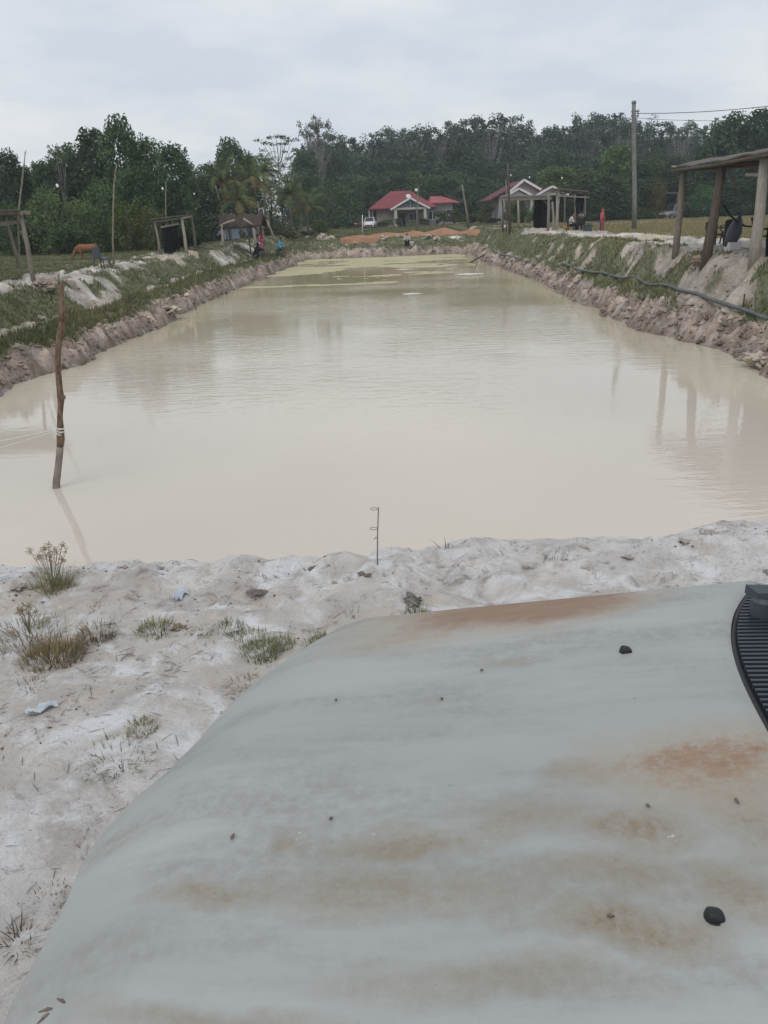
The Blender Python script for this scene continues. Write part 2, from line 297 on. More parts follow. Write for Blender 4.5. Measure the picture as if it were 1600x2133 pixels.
# ------------------------------------------------------------------ mesh helpers
class MB:
    def __init__(s): s.v = []; s.f = []
    def add(s, vs, fs):
        o = len(s.v); s.v += [tuple(map(float, p)) for p in vs]; s.f += [tuple(i+o for i in f) for f in fs]; return s
    def box(s, c, d, rz=0, rx=0, ry=0, taper=1.0):
        hx, hy, hz_ = d[0]/2, d[1]/2, d[2]/2
        R = Matrix.Rotation(rz, 3, 'Z') @ Matrix.Rotation(ry, 3, 'Y') @ Matrix.Rotation(rx, 3, 'X')
        pts = []
        for z in (-1, 1):
            k = taper if z > 0 else 1
            for x, y in ((-1, -1), (1, -1), (1, 1), (-1, 1)):
                pts.append(R @ Vector((x*hx*k, y*hy*k, z*hz_)) + Vector(c))
        return s.add(pts, [(0, 3, 2, 1), (4, 5, 6, 7), (0, 1, 5, 4), (1, 2, 6, 5), (2, 3, 7, 6), (3, 0, 4, 7)])
    def tube(s, pts, rad, n=8, caps=True):
        pts = [Vector(p) for p in pts]
        rad = [float(q) for q in rad] if hasattr(rad, '__len__') else [float(rad)]*len(pts)
        rings = []; up = None
        for i, p in enumerate(pts):
            t = (pts[min(i+1, len(pts)-1)] - pts[max(i-1, 0)]).normalized()
            if up is None: up = Vector((0, 0, 1)) if abs(t.z) < .9 else Vector((1, 0, 0))
            a = t.cross(up)
            if a.length < 1e-4: a = t.cross(Vector((0, 1, 0)))
            a.normalize(); b = a.cross(t).normalized(); up = b
            rings.append([p + rad[i]*(math.cos(q)*a + math.sin(q)*b) for q in (2*math.pi*k/n for k in range(n))])
        vs = [q for r in rings for q in r]; fs = []
        for i in range(len(pts)-1):
            for k in range(n):
                fs.append((i*n+k, i*n+(k+1) % n, (i+1)*n+(k+1) % n, (i+1)*n+k))
        if caps: fs += [tuple(range(n-1, -1, -1)), tuple(range((len(pts)-1)*n, len(pts)*n))]
        return s.add(vs, fs)
    def ball(s, c, r, n=10, m=6):
        rr = r if hasattr(r, '__len__') else (r, r, r)
        vs = [(c[0], c[1], c[2]-rr[2])]; fs = []
        for j in range(1, m):
            t = math.pi*j/m
            for k in range(n):
                q = 2*math.pi*k/n; vs.append((c[0]+rr[0]*math.sin(t)*math.cos(q), c[1]+rr[1]*math.sin(t)*math.sin(q), c[2]-rr[2]*math.cos(t)))
        vs.append((c[0], c[1], c[2]+rr[2])); L = len(vs)-1
        for k in range(n):
            fs.append((0, 1+(k+1) % n, 1+k)); fs.append((L, L-n+k, L-n+(k+1) % n))
        for j in range(m-2):
            for k in range(n):
                a = 1+j*n; fs.append((a+k, a+(k+1) % n, a+n+(k+1) % n, a+n+k))
        return s.add(vs, fs)
    def limb(s, p0, r0, p1, r1, n=10):            # tapered limb with round ends
        s.tube([p0, p1], [r0, r1], n); s.ball(p0, r0, n, 6); s.ball(p1, r1, n, 6); return s
    def lathe(s, prof, c=(0, 0, 0), n=16):
        vs = []; fs = []
        for r, z in prof:
            for k in range(n):
                q = 2*math.pi*k/n; vs.append((c[0]+r*math.cos(q), c[1]+r*math.sin(q), c[2]+z))
        for i in range(len(prof)-1):
            for k in range(n): fs.append((i*n+k, i*n+(k+1) % n, (i+1)*n+(k+1) % n, (i+1)*n+k))
        fs += [tuple(range(n-1, -1, -1)), tuple(range((len(prof)-1)*n, len(prof)*n))]
        return s.add(vs, fs)
    def prism(s, poly, d):                        # polygon (3-D points) pushed along vector d
        n = len(poly); vs = [Vector(p) for p in poly]; vs += [p+Vector(d) for p in vs[:n]]
        fs = [tuple(range(n)), tuple(range(2*n-1, n-1, -1))] + [(k, k+n, (k+1) % n+n, (k+1) % n) for k in range(n)]
        return s.add(vs, fs)
    def mesh(s, name, m, smooth=False, fix=True):
        me = bpy.data.meshes.new(name); me.from_pydata(s.v, [], s.f)
        if fix:
            bm = bmesh.new(); bm.from_mesh(me); bmesh.ops.recalc_face_normals(bm, faces=bm.faces); bm.to_mesh(me); bm.free()
        if m is not None: me.materials.append(m)
        if smooth: me.polygons.foreach_set('use_smooth', [True]*len(me.polygons))
        return me
    def build(s, name, m, parent=None, smooth=False, loc=None):
        return link(name, s.mesh(name, m, smooth), parent, loc)
def link(name, me, parent=None, loc=None):
    o = bpy.data.objects.new(name, me); C.objects.link(o)
    if parent is not None: o.parent = parent
    if loc is not None: o.location = loc
    return o
def tag(o, label=None, cat=None, group=None, kind=None):
    if label: o['label'] = label
    if cat: o['category'] = cat
    if group: o['group'] = group
    if kind: o['kind'] = kind
    return o
def thing(name, label, cat, loc=(0, 0, 0), rz=0, group=None):
    o = bpy.data.objects.new(name, None); C.objects.link(o); o.location = tuple(map(float, loc)); o.rotation_euler = (0, 0, rz); o.empty_display_size = .1
    return tag(o, label, cat, group)
def dup(root, loc, rz=0, scale=None, label=None, group=None):
    r = root.copy(); C.objects.link(r); r.location = tuple(map(float, loc)); r.rotation_euler = (0, 0, rz)
    if scale is not None: r.scale = scale
    if label: r['label'] = label
    if group: r['group'] = group
    for ch in list(root.children):
        c = ch.copy(); C.objects.link(c); c.parent = r
        for g in list(ch.children):
            d = g.copy(); C.objects.link(d); d.parent = c
    return r
def np_mesh(name, V, Fq, m, attrs=None, smooth=False, nper=4):
    me = bpy.data.meshes.new(name); V = np.asarray(V, np.float32); Fq = np.asarray(Fq, np.int32)
    me.vertices.add(len(V)); me.vertices.foreach_set('co', V.ravel())
    me.loops.add(Fq.size); me.loops.foreach_set('vertex_index', Fq.ravel())
    me.polygons.add(len(Fq)); me.polygons.foreach_set('loop_start', np.arange(0, Fq.size, nper, dtype=np.int32))
    try: me.polygons.foreach_set('loop_total', np.full(len(Fq), nper, np.int32))
    except Exception: pass
    me.polygons.foreach_set('use_smooth', np.full(len(Fq), bool(smooth)))
    for k, a in (attrs or {}).items():
        a = np.asarray(a, np.float32)
        if a.ndim == 1:
            at = me.attributes.new(k, 'FLOAT', 'POINT'); at.data.foreach_set('value', a)
        else:
            at = me.attributes.new(k, 'FLOAT_COLOR', 'POINT'); at.data.foreach_set('color', np.concatenate([a, np.ones((len(a), 1), np.float32)], 1).ravel())
    me.materials.append(m); me.update(calc_edges=True); me.validate()
    return me

# ------------------------------------------------------------------ ground, water
def spaced(parts):
    out = [parts[0][0]]
    for a, b, d in parts:
        n = max(1, int(round((b-a)/d))); out += list(np.linspace(a, b, n+1)[1:])
    return np.array(out)
GX = spaced([(-900, -300, 100), (-300, -60, 15), (-60, -20, 1.6), (-20, -13, .3), (-13, -6.2, .07), (-6.2, -2.7, .2), (-2.7, 2.7, .025), (2.7, 7.2, .2), (7.2, 13.5, .07), (13.5, 24, .35), (24, 60, 1.5), (60, 300, 15), (300, 900, 100)])
GY = spaced([(-60, -4, 4), (-4, 1, .25), (1, 2, .05), (2, 4.6, .025), (4.6, 6, .1), (6, 15, .5), (15, 40, .085), (40, 84, .2), (84, 130, 1.2), (130, 300, 12), (300, 1500, 100)])
def grassiness(x, y):
    dL, dR, dF, dN = dists(x, y)
    p = fbm(x*.55, y*.42, 51, 4); p2 = fbm(x*1.6, y*1.3, 57, 3)
    q = .6*p + .4*p2
    gL = ss(dL, .4, .65)*(1-ss(dL, 1.75, 2.0))*1.0 + ss(dL, 2.0, 2.2)*(1-ss(dL, 3.2, 3.5))*ss(q, .37, .45) + ss(dL, 5.0, 5.6)
    gL = gL - ss(dL, 1.55, 1.75)*(1-ss(dL, 2.0, 2.3))*ss(fbm(x*.9, y*.5, 77, 3), .4, .5)*(y < 45)
    gL = np.maximum(gL, ss(dL, 3.2, 3.6)*ss(y, 42, 52)*ss(q, .38, .46))
    gL = np.maximum(gL, ss(dL, 3.3, 3.6)*ss(q, .6, .63))
    gR = ss(dR, .55, .9)*(1-ss(dR, 2.5, 2.9))*ss(q + .12*ss(y, 28, 46), .45, .52) + ss(dR, 6.6, 7.4)
    gR = np.maximum(gR, ss(dR, 1.9, 2.2)*(1-ss(dR, 3.1, 3.5))*ss(y, 26, 34)*ss(q, .42, .5))
    gF = ss(dF, .5, .9)*ss(q + .06, .36, .44)
    g = np.maximum(np.maximum(gL*(dL > .3), gR*(dR > .3)), gF*(dF > .3))
    track = ss(dF, 13, 14)*(1-ss(dF, 17, 18.5))*ss(x, 7.5, 9)*(1-ss(x, 30, 34))         # sandy track behind the right bank
    return np.clip(g - track, 0, 1)*(dN < 0)
def land_colour(x, y, h):
    dL, dR, dF, dN = dists(x, y)
    n1 = fbm(x*.7, y*.7, 61, 4)[..., None]; n2 = fbm(x*2.4, y*2.4, 67, 3)[..., None]; n3 = fbm(x*.3, y*.3, 71, 3)[..., None]
    sand = np.array([.64, .615, .595])*(1-ss(n1, .5, .62)*.55) + np.array([.48, .425, .38])*ss(n1, .5, .62)*.55
    sand = np.where((y > 6)[..., None], sand*np.array([.9, .86, .8]), sand)
    sand = sand*np.where((y > 6)[..., None], .18+1.35*fbm(x*2.2, y*1.7, 83, 4)[..., None], 1)
    sand = sand*(1-.5*ss(n3, .52, .62)) + np.array([.5, .40, .25])*.5*ss(n3, .52, .62)*(y > 6)[..., None] + sand*.5*ss(n3, .52, .62)*(y <= 6)[..., None]
    mud = np.array([.36, .285, .235])*(.0+1.9*fbm(x*3.6, y*4.2, 69, 4)[..., None])
    wet = np.array([.19, .15, .118])
    d = np.maximum(np.maximum(dL, dR), dF)[..., None]
    far = (np.maximum(np.maximum(dL, dR), dF) > 0)[..., None]
    hh = h[..., None]
    k = (1-ss(hh, -1.25, -.85))*(dN < -.5)[..., None]
    c = sand*(1-k) + mud*k
    sl = ss(dR, .8, 1.2)*(1-ss(dR, 2.3, 2.9))                                           # right bank's slope is browner
    c = c*(1-.6*sl[..., None]) + np.array([.36, .295, .235])*(.05+1.75*fbm(x*2.2, y*3.6, 86, 4)[..., None])*(.6*sl[..., None])
    w_ = (1-ss(hh, -1.86, -1.68+.3*n2))*.85
    c = c*(1-w_) + wet*w_
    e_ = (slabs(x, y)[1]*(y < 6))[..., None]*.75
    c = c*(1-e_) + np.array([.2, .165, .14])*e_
    g = grassiness(x, y)[..., None]
    gc = np.array([.12, .135, .065])*(.75+.5*n2)
    dry = (ss(dR, 6, 8)*(1-ss(y, 110, 130)))[..., None]
    gc = gc*(1-dry) + (np.array([.27, .22, .12])*(1-ss(n1, .42, .6)) + np.array([.2, .2, .095])*ss(n1, .42, .6))*dry
    c = c*(1-.9*g) + gc*.9*g
    return c
def build_land():
    X, Y = np.meshgrid(GX, GY); Z = H(X, Y)
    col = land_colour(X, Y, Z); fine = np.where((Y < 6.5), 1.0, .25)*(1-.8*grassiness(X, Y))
    ny, nx = X.shape; idx = np.arange(nx*ny).reshape(ny, nx)
    Fq = np.stack([idx[:-1, :-1], idx[:-1, 1:], idx[1:, 1:], idx[1:, :-1]], -1).reshape(-1, 4)
    me = np_mesh('ground', np.stack([X, Y, Z], -1).reshape(-1, 3), Fq, M['ground'], {'tint': col.reshape(-1, 3), 'fine': fine.ravel()}, True)
    tag(link('ground', me), kind='structure')
build_land()
wp = MB(); wp.add([(-16, 4.2, W), (16, 4.2, W), (16, 76, W), (-16, 76, W)], [(0, 1, 2, 3)])
tag(wp.build('water', M['water']), kind='structure')

def scum():
    dx, dy = .14, .3
    xs = np.arange(-9, 9, dx); ys = np.arange(44, 72.5, dy)
    X, Y = np.meshgrid(xs, ys)
    dL, dR, dF, dN = dists(X, Y)
    q = fbm(X*.16+3, Y*.34, 91, 4)
    lim = .66 - .22*ss(Y, 50, 64) - .22*ss(Y, 66.3, 68.2) - .1*(1-ss(-dL, .5, 3.2))*ss(Y, 46, 52) + .18*ss(X, 3, 6)*(1-ss(Y, 66, 67.5)) + .28*ss(X, 6.6, 7.6)
    on = (q > lim) & (dL < .15) & (dR < .15) & (dF < .15)
    iy, ix = np.nonzero(on); n = len(iy)
    x0, y0 = xs[ix], ys[iy]
    P = np.stack([np.stack([x0, y0], -1), np.stack([x0+dx, y0], -1), np.stack([x0+dx, y0+dy], -1), np.stack([x0, y0+dy], -1)], 1).reshape(-1, 2)
    V = np.concatenate([P, np.full((len(P), 1), W+.004)], 1)
    me = np_mesh('algae_scum', V, np.arange(4*n).reshape(-1, 4), M['scum'])
    tag(link('algae_scum', me), 'yellow green algae film floating at the far end of the pond', 'algae', kind='stuff')
scum()

# ------------------------------------------------------------------ grass cover (stuff)
def blades(name, x, y, hgt, wid, cols, lean=.5, label=None, cat='grass', seed=1, zoff=-.02):
    r = np.random.default_rng(seed); n = len(x); z = H(x, y)+zoff
    a = r.uniform(0, 2*np.pi, n); b = r.uniform(0, 2*np.pi, n); L = hgt*r.uniform(.5, 1.2, n)
    le = lean*r.uniform(.1, 1, n)*L
    base = np.stack([x, y, z], -1); w = np.stack([np.cos(a), np.sin(a), 0*a], -1)*(wid*r.uniform(.6, 1.3, n))[:, None]*.5
    tip = base + np.stack([np.cos(b)*le, np.sin(b)*le, np.sqrt(np.maximum(L*L-le*le, .0001))], -1)
    V = np.stack([base-w, base+w, tip], 1).reshape(-1, 3)
    me = np_mesh(name, V, np.arange(3*n).reshape(-1, 3), M['blade'], {'tint': np.repeat(cols, 3, 0)}, nper=3)
    return tag(link(name, me), label, cat, kind='stuff')
def grass_cover():
    r = np.random.default_rng(5)
    N = 620000
    y = np.exp(r.uniform(math.log(16), math.log(125), N)); x = r.uniform(-.62, .62, N)*y
    ok = np.ones(N, bool)
    g = grassiness(x, y); dL, dR, dF, dN = dists(x, y)
    ok &= r.uniform(0, 1, N) < g*.95
    x, y = x[ok], y[ok]; dL, dR, dF = dL[ok], dR[ok], dF[ok]; n = len(x)
    q = fbm(x*.8, y*.6, 95, 3); t = r.uniform(.7, 1.35, n)
    c = np.array([.115, .14, .06])*(1-ss(q, .4, .62))[:, None] + np.array([.175, .175, .085])*ss(q, .4, .62)[:, None]
    dry = ss(dR, 6, 8)*(1-ss(y, 112, 130))
    c = c*(1-dry[:, None]) + np.array([.28, .25, .125])*dry[:, None]
    brown = (r.uniform(0, 1, n) < .2+.35*ss(fbm(x*.9+4, y*.7, 97, 3), .5, .6)*(dR > 0)*(dR < 5))[:, None]
    c = np.where(brown, np.array([.2, .165, .1]), c)*t[:, None]
    h = .14*np.ones(n); h = np.where((dL > .3) & (dL < 2.2), .24, h); h = np.where(dL > 5, .11, h); h = np.where(dR > 6, .13, h)
    h *= (.7+.7*fbm(x*1.7, y*1.7, 99, 2))*(1 + ss(y, 60, 120)*.3)
    w = .016 + .0009*y
    blades('grass', x, y, h, w, c, .6, 'rough green and yellow grass on the pond banks and fields', seed=7)
grass_cover()

# ------------------------------------------------------------------ trees: prototypes
def leaf_cloud(lobes, per, size, seed, tint, var=.24, fill=.3, up=.35):
    r = np.random.default_rng(seed); Vs = []; Ts = []
    for i, (cx, cy, cz_, rx, ry, rz) in enumerate(lobes):
        n = per if np.isscalar(per) else per[i]
        d = r.normal(0, 1, (n, 3)); d /= np.linalg.norm(d, axis=1)[:, None]
        rad = fill + (1.08-fill)*r.uniform(0, 1, n)**.6
        p = np.array([cx, cy, cz_]) + d*rad[:, None]*np.array([rx, ry, rz])
        nn = d*.6 + r.normal(0, .6, (n, 3)) + np.array([0, 0, up]); nn /= np.linalg.norm(nn, axis=1)[:, None]
        t = np.cross(nn, r.normal(0, 1, (n, 3))); t /= np.linalg.norm(t, axis=1)[:, None]+1e-9
        b = np.cross(nn, t); s = size*r.uniform(.55, 1.3, n)[:, None]
        Vs.append(np.stack([p-t*s*.5, p+b*s*.32, p+t*s*.5, p-b*s*.32], 1))
        c = np.array(tint)*(1+var*(r.uniform(-1, 1)*1.1))*(1+var*r.uniform(-1, 1, n))[:, None]
        yel = r.uniform(0, 1, n)[:, None]*.25
        Ts.append(c*(1-yel) + np.array([.10, .115, .035])*yel)
    V = np.concatenate(Vs).reshape(-1, 3); T = np.repeat(np.concatenate(Ts), 4, 0)
    return V, T
def crown_mesh(name, lobes, per, size, seed, tint, **k):
    V, T = leaf_cloud(lobes, per, size, seed, tint, **k)
    return np_mesh(name, V, np.arange(len(V)).reshape(-1, 4), M['leaf'], {'tint': T})
def trunk_mesh(name, h, r0, tips, seed, split=.35, m=None, wav=.1):
    rr = random.Random(seed); mb = MB(); n = 6
    pts = [(rr.uniform(-wav, wav)*i/n*2, rr.uniform(-wav, wav)*i/n*2, h*i/n - (.3 if i == 0 else 0)) for i in range(n+1)]
    mb.tube(pts, [r0*(1.25-.95*i/n) for i in range(n+1)], 8)
    for (x, y, z) in tips:
        s = min(max(split*z, .12*h), .85*h); k = s/h*n; i = min(int(k), n-1); f = k-i
        p0 = Vector(pts[i]).lerp(Vector(pts[i+1]), f); p3 = Vector((x, y, z))
        p1 = p0.lerp(p3, .35) + Vector((0, 0, -.06*h*rr.random())); p2 = p0.lerp(p3, .7) + Vector((rr.uniform(-.2, .2), rr.uniform(-.2, .2), .03*h))
        q = r0*.5
        mb.tube([p0, p1, p2, p3], [q, q*.7, q*.45, q*.2], 6)
    return mb.mesh(name, m or M['bark'], True)

def proto_dense(seed, h=12.0, w=6.4, low=.08, nl=54, per=150, size=.4, tint=(.092, .128, .064)):
    rr = random.Random(seed); L = []
    for i in range(nl):
        z = low + (1-low)*(i+.5)/nl; prof = math.sin(math.pi*min(1, (z-low)/(1-low)*.68+.2))**.6*rr.uniform(.7, 1.1)
        a = i*2.399+rr.uniform(-.5, .5); q = w/2*prof*math.sqrt(rr.uniform(.25, 1))*.78
        s = w*rr.uniform(.12, .26)
        L.append((q*math.cos(a), q*math.sin(a), h*z - s*.5, s, s, s*rr.uniform(.75, 1.05)))
    tips = [l[:3] for l in L[::3]]
    return trunk_mesh('trunk', h*.8, .2, tips, seed), crown_mesh('crown', L, per, size, seed, tint)
def proto_sparse(seed, h=18.0, w=7.0, low=.52, nl=38, per=42, size=.42, tint=(.1, .118, .085), m=None):
    rr = random.Random(seed); L = []
    for i in range(nl):
        z = low + (1-low)*rr.random()**.7; a = rr.uniform(0, 6.28); q = w/2*math.sqrt(rr.random())*(1.15-abs(z-.8))
        s = rr.uniform(.5, 1.0); L.append((q*math.cos(a), q*math.sin(a), h*z-.4, s*1.05, s*1.05, s*.95))
    return trunk_mesh('trunk', h*.85, .19, [l[:3] for l in L], seed, .55, m or M['bark_pale'], .2), crown_mesh('crown', L, per, size, seed, tint, fill=.15)
def proto_tier(seed):
    rr = random.Random(seed); L = []
    for z, q in ((13, 1.2), (12.6, 3.0), (12.2, 2.2), (11.2, 2.8), (10, 2.4), (9.2, 2.9), (8, 2.2), (7, 1.6)):
        for k in range(4):
            a = rr.uniform(0, 6.28); L.append((q*math.cos(a), q*math.sin(a), z, .75, .75, .25))
    return trunk_mesh('trunk', 12.6, .13, [l[:3] for l in L], seed, .75, M['bark_pale'], .25), crown_mesh('crown', L, 34, .32, seed, (.085, .1, .07), fill=.1)
def proto_shrub(seed, h=2.6, w=3.4, nl=14, per=95, size=.26, tint=(.085, .11, .045)):
    rr = random.Random(seed); L = []
    for i in range(nl):
        a = rr.uniform(0, 6.28); q = w/2*math.sqrt(rr.random())*.75; z = h*rr.uniform(.22, .85)*(1-.25*q/w)
        s = w*rr.uniform(.14, .22); L.append((q*math.cos(a), q*math.sin(a), z, s, s, s*.8))
    return trunk_mesh('stem', h*.6, .06, [l[:3] for l in L[::2]], seed, .1), crown_mesh('foliage', L, per, size, seed, tint)
PR = {
    'dense': [proto_dense(s) for s in (1, 2, 3, 4)],
    'tall': [proto_dense(s, 15, 7.4, .15, 50, 105, .44, (.095, .128, .075)) for s in (11, 12, 13)],
    'light': [proto_dense(s, 7, 5.5, .12, 34, 110, .27, (.13, .175, .07)) for s in (21, 22)],
    'sparse': [proto_sparse(s) for s in (31, 32, 33, 34)],
    'sapling': [proto_sparse(41, 12, 3.2, .3, 14, 40, .36, (.085, .105, .06))],
    'pale': [proto_sparse(45, 20, 8, .58, 44, 55, .4, (.19, .2, .15))],
    'tier': [proto_tier(51)],
    'shrub': [proto_shrub(s) for s in (61, 62, 63)],
}
DIM = {'dense': (12, 6.4), 'tall': (15, 8.), 'light': (7, 5.5), 'sparse': (18, 7.), 'sapling': (12, 3.2), 'pale': (20, 8.), 'tier': (13.4, 6.), 'shrub': (2.6, 3.4)}
_cnt = {}
TV = random.Random(5)
TR = random.Random(77)
def tree(u, vtop, Y, kind, wpx, label, tint=(1, 1, 1), group=None, name=None, base=None):
    p = aty(u, vtop, Y); x = p[0]; zb = hz(x, Y) if base is None else base
    h0, w0 = DIM[kind]; sz = (p[2]-zb)/h0; sx = wpx/pxm(Y)/w0 if wpx else sz
    i = _cnt.get(kind, 0); _cnt[kind] = i+1
    tm, cm = PR[kind][i % len(PR[kind])]
    shrub = kind == 'shrub'
    t = thing(name or ('shrub' if shrub else 'tree'), label, 'shrub' if shrub else 'tree', (x, Y, zb-.05), TR.uniform(0, 6.28), group)
    t.scale = (sx, sx, sz)
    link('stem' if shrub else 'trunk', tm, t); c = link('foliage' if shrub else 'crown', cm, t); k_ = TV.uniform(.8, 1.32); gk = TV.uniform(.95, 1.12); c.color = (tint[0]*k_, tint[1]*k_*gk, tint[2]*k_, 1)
    return t

# left wood behind the pasture
G1 = 'trees of the wood behind the left pasture'
for a in [
    (238, 242, 66, 'dense', 100, 'tallest rounded dark tree of the left wood, with a domed top', (.8, .9, .9)),
    (300, 282, 66, 'dense', 84, 'dark tree just right of the domed tallest tree of the left wood', (.75, .85, .85)),
    (357, 297, 64, 'dense', 92, 'dark tree at the right end of the left wood beside the sky gap', (.7, .75, .8)),
    (186, 266, 67, 'dense', 96, 'dark tree just left of the domed tallest tree of the left wood', (.85, .95, .9)),
    (138, 300, 68, 'dense', 92, 'dark tree second left of the domed tallest tree', (.8, .85, .9)),
    (113, 285, 66, 'sapling', 34, 'thin sapling with sparse leaf clumps rising above the left wood', (.9, .9, 1)),
    (172, 262, 70, 'sapling', 40, 'twiggy tree top showing above the wood left of the domed tree', (1, 1, 1.1)),
    (88, 330, 66, 'dense', 84, 'dark tree behind the tall bare pole of the left shelter', (.8, .85, .9)),
    (14, 312, 66, 'dense', 62, 'dark tree at the left edge of the photo', (.75, .8, .9)),
    (46, 345, 67, 'dense', 70, 'low dark tree between the left edge tree and the bare pole', (.8, .85, .9)),
    (386, 330, 66, 'dense', 46, 'small dark leaning tree at the edge of the sky gap', (.65, .7, .8)),
    (92, 392, 61, 'light', 104, 'round light green tree behind the left shelter beam', (.95, 1, 1)),
    (165, 412, 61, 'light', 88, 'bushy green tree left of the slim pole in the pasture', (.95, 1.0, .95)),
    (262, 418, 61, 'light', 92, 'olive yellowish tree right of the slim pole in the pasture', (1.15, 1.0, .8)),
    (310, 428, 61, 'light', 76, 'olive bushy tree behind the netted shelter', (1.05, .95, .85)),
    (205, 372, 63, 'light', 92, 'mid green tree in the middle of the left wood', (.75, .85, .9)),
    (330, 372, 64, 'dense', 90, 'dark green tree above the netted shelter', (.85, .95, .9)),
    (270, 350, 64, 'dense', 92, 'dark green tree right behind the slim pole top', (.85, .95, .95)),
    (20, 420, 61, 'light', 92, 'dark green tree behind the left shelter roof end', (.6, .7, .75)),
    (130, 452, 60, 'shrub', 84, 'low dark undergrowth bush right of the leaning shelter post', (.7, .8, .8)),
    (378, 400, 66, 'dense', 70, 'dark tree behind the right post of the netted shelter', (.75, .8, .85)),
]:
    tree(*a[:6], tint=a[6], group=G1)
for k in range(9):
    tree(-60+k*58, 350+TR.uniform(-12, 25)+(25 if k > 6 else 0), 74+TR.uniform(-2, 4), 'dense', 110, 'dark tree in the hidden back row of the left wood', (.75, .82, .9), 'back row trees of the left wood')
for k in range(12):
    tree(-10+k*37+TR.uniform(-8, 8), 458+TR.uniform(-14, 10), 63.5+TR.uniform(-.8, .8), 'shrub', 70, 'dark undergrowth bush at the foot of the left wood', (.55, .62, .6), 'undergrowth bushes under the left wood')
for k in range(10):
    tree(-140-k*60, 300+TR.uniform(-20, 60), 66+TR.uniform(-3, 8), 'dense', 110, 'dark tree of the left wood outside the left edge', (.8, .85, .9), 'trees continuing the left wood') if k < 3 else None
# trees round the sky gaps in the middle
for a in [
    (478, 288, 95, 'dense', 88, 'tall dark tree with a pointed top behind the coconut palms', (.75, .85, .8)),
    (432, 338, 93, 'dense', 74, 'dark vine covered tree left of the pointed top tree', (.8, .9, .85)),
    (512, 318, 96, 'dense', 70, 'dark tree right behind the left coconut palms', (.75, .85, .8)),
    (576, 278, 104, 'tier', 76, 'slender tree with flat layered branches standing alone against the sky', (1, 1, 1.1)),
    (655, 244, 138, 'pale', 64, 'pale grey tree with a bare trunk rising above the wood', (1, 1, 1.05)),
    (560, 372, 100, 'light', 70, 'mid green tree under the slender layered tree', (.7, .75, .8)),
    (600, 384, 100, 'light', 66, 'mid green tree at the foot of the sky gap', (.6, .68, .7)),
    (633, 312, 132, 'dense', 74, 'dark tree forming the left end of the big wood', (.75, .85, .9)),
    (620, 345, 128, 'sapling', 40, 'thin leafy tree at the sky gap beside the big wood', (.9, .95, .95)),
    (690, 380, 124, 'light', 120, 'grey green rounded bushy tree left of the red roofed house', (.75, .85, .8)),
]:
    tree(*a[:6], tint=a[6])
# the big wood behind the houses
SIL = [(600, 330), (630, 300), (660, 275), (700, 272), (760, 276), (800, 262), (850, 258), (880, 262), (920, 262), (960, 240), (1000, 245), (1040, 238), (1080, 236), (1105, 262), (1140, 250), (1180, 254), (1210, 232), (1240, 224), (1280, 240), (1320, 240), (1370, 250), (1400, 256), (1480, 256), (1560, 262), (1660, 260), (1800, 262)]
def sil(u): return float(np.interp(u, [a for a, b in SIL], [b for a, b in SIL]))
LM = [(640, 'the pale bare trunked tree'), (700, 'the grey green bushy tree'), (770, 'the white car'), (816, 'the left end of the red roof'), (858, 'the porch gable'), (915, 'the right wing of the red house'), (965, 'the weathered post'), (1022, 'the left eave of the gabled house'), (1059, 'the dark power pole'), (1095, 'the peak of the gabled house'), (1145, 'the lower timber shelter'), (1200, 'the taller timber shelter'), (1253, 'the child in red'), (1321, 'the concrete pole'), (1385, 'the carport'), (1424, 'the far post of the near shelter'), (1490, 'the thick middle post'), (1545, 'the hanging bag'), (1592, 'the pale near post'), (1660, 'the space outside the right edge')]
_used = set()
def where(base, u):
    k = min(range(len(LM)), key=lambda i: abs(LM[i][0]-u)); d = u-LM[k][0]
    for w in (['above', 'slightly left of', 'slightly right of'] if abs(d) < 8 else ['slightly left of', 'above', 'left of'] if d < 0 else ['slightly right of', 'above', 'right of']):
        l_ = f'{base} {w} {LM[k][1]}'
        if l_ not in _used: break
    _used.add(l_); return l_
def top_tree(u, vt, Y, kind, w, tint, lab, grp): tree(u, vt, Y, kind, w, lab, tint, grp)
u = 655
while u < 1680:
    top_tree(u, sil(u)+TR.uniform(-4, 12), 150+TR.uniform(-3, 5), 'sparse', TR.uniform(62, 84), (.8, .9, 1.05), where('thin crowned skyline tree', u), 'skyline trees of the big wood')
    u += TR.uniform(20, 30)
u = 640
while u < 1690:
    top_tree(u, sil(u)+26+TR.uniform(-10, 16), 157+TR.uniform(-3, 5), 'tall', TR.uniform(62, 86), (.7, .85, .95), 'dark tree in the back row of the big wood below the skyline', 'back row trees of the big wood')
    u += TR.uniform(27, 38)
u = 625
while u < 1690:
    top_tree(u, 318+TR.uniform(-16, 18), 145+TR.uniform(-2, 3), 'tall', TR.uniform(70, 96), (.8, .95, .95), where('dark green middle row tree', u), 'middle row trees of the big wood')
    u += TR.uniform(34, 46)
u = 700
while u < 1340:
    top_tree(u, 362+TR.uniform(-18, 16), 141.5+TR.uniform(-1, 1), 'dense', TR.uniform(64, 92), random.Random(int(u)).choice([(.95, 1.1, 1.05), (.85, 1, .95), (1.2, 1.3, 1.15)]), where('green front row tree', u), 'front row trees of the wood behind the houses')
    u += TR.uniform(36, 46)
u = 640
while u < 1680:
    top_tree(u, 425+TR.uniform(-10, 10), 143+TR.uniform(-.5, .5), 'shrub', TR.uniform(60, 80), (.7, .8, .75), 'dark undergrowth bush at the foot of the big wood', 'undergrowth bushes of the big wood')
    u += TR.uniform(34, 44)
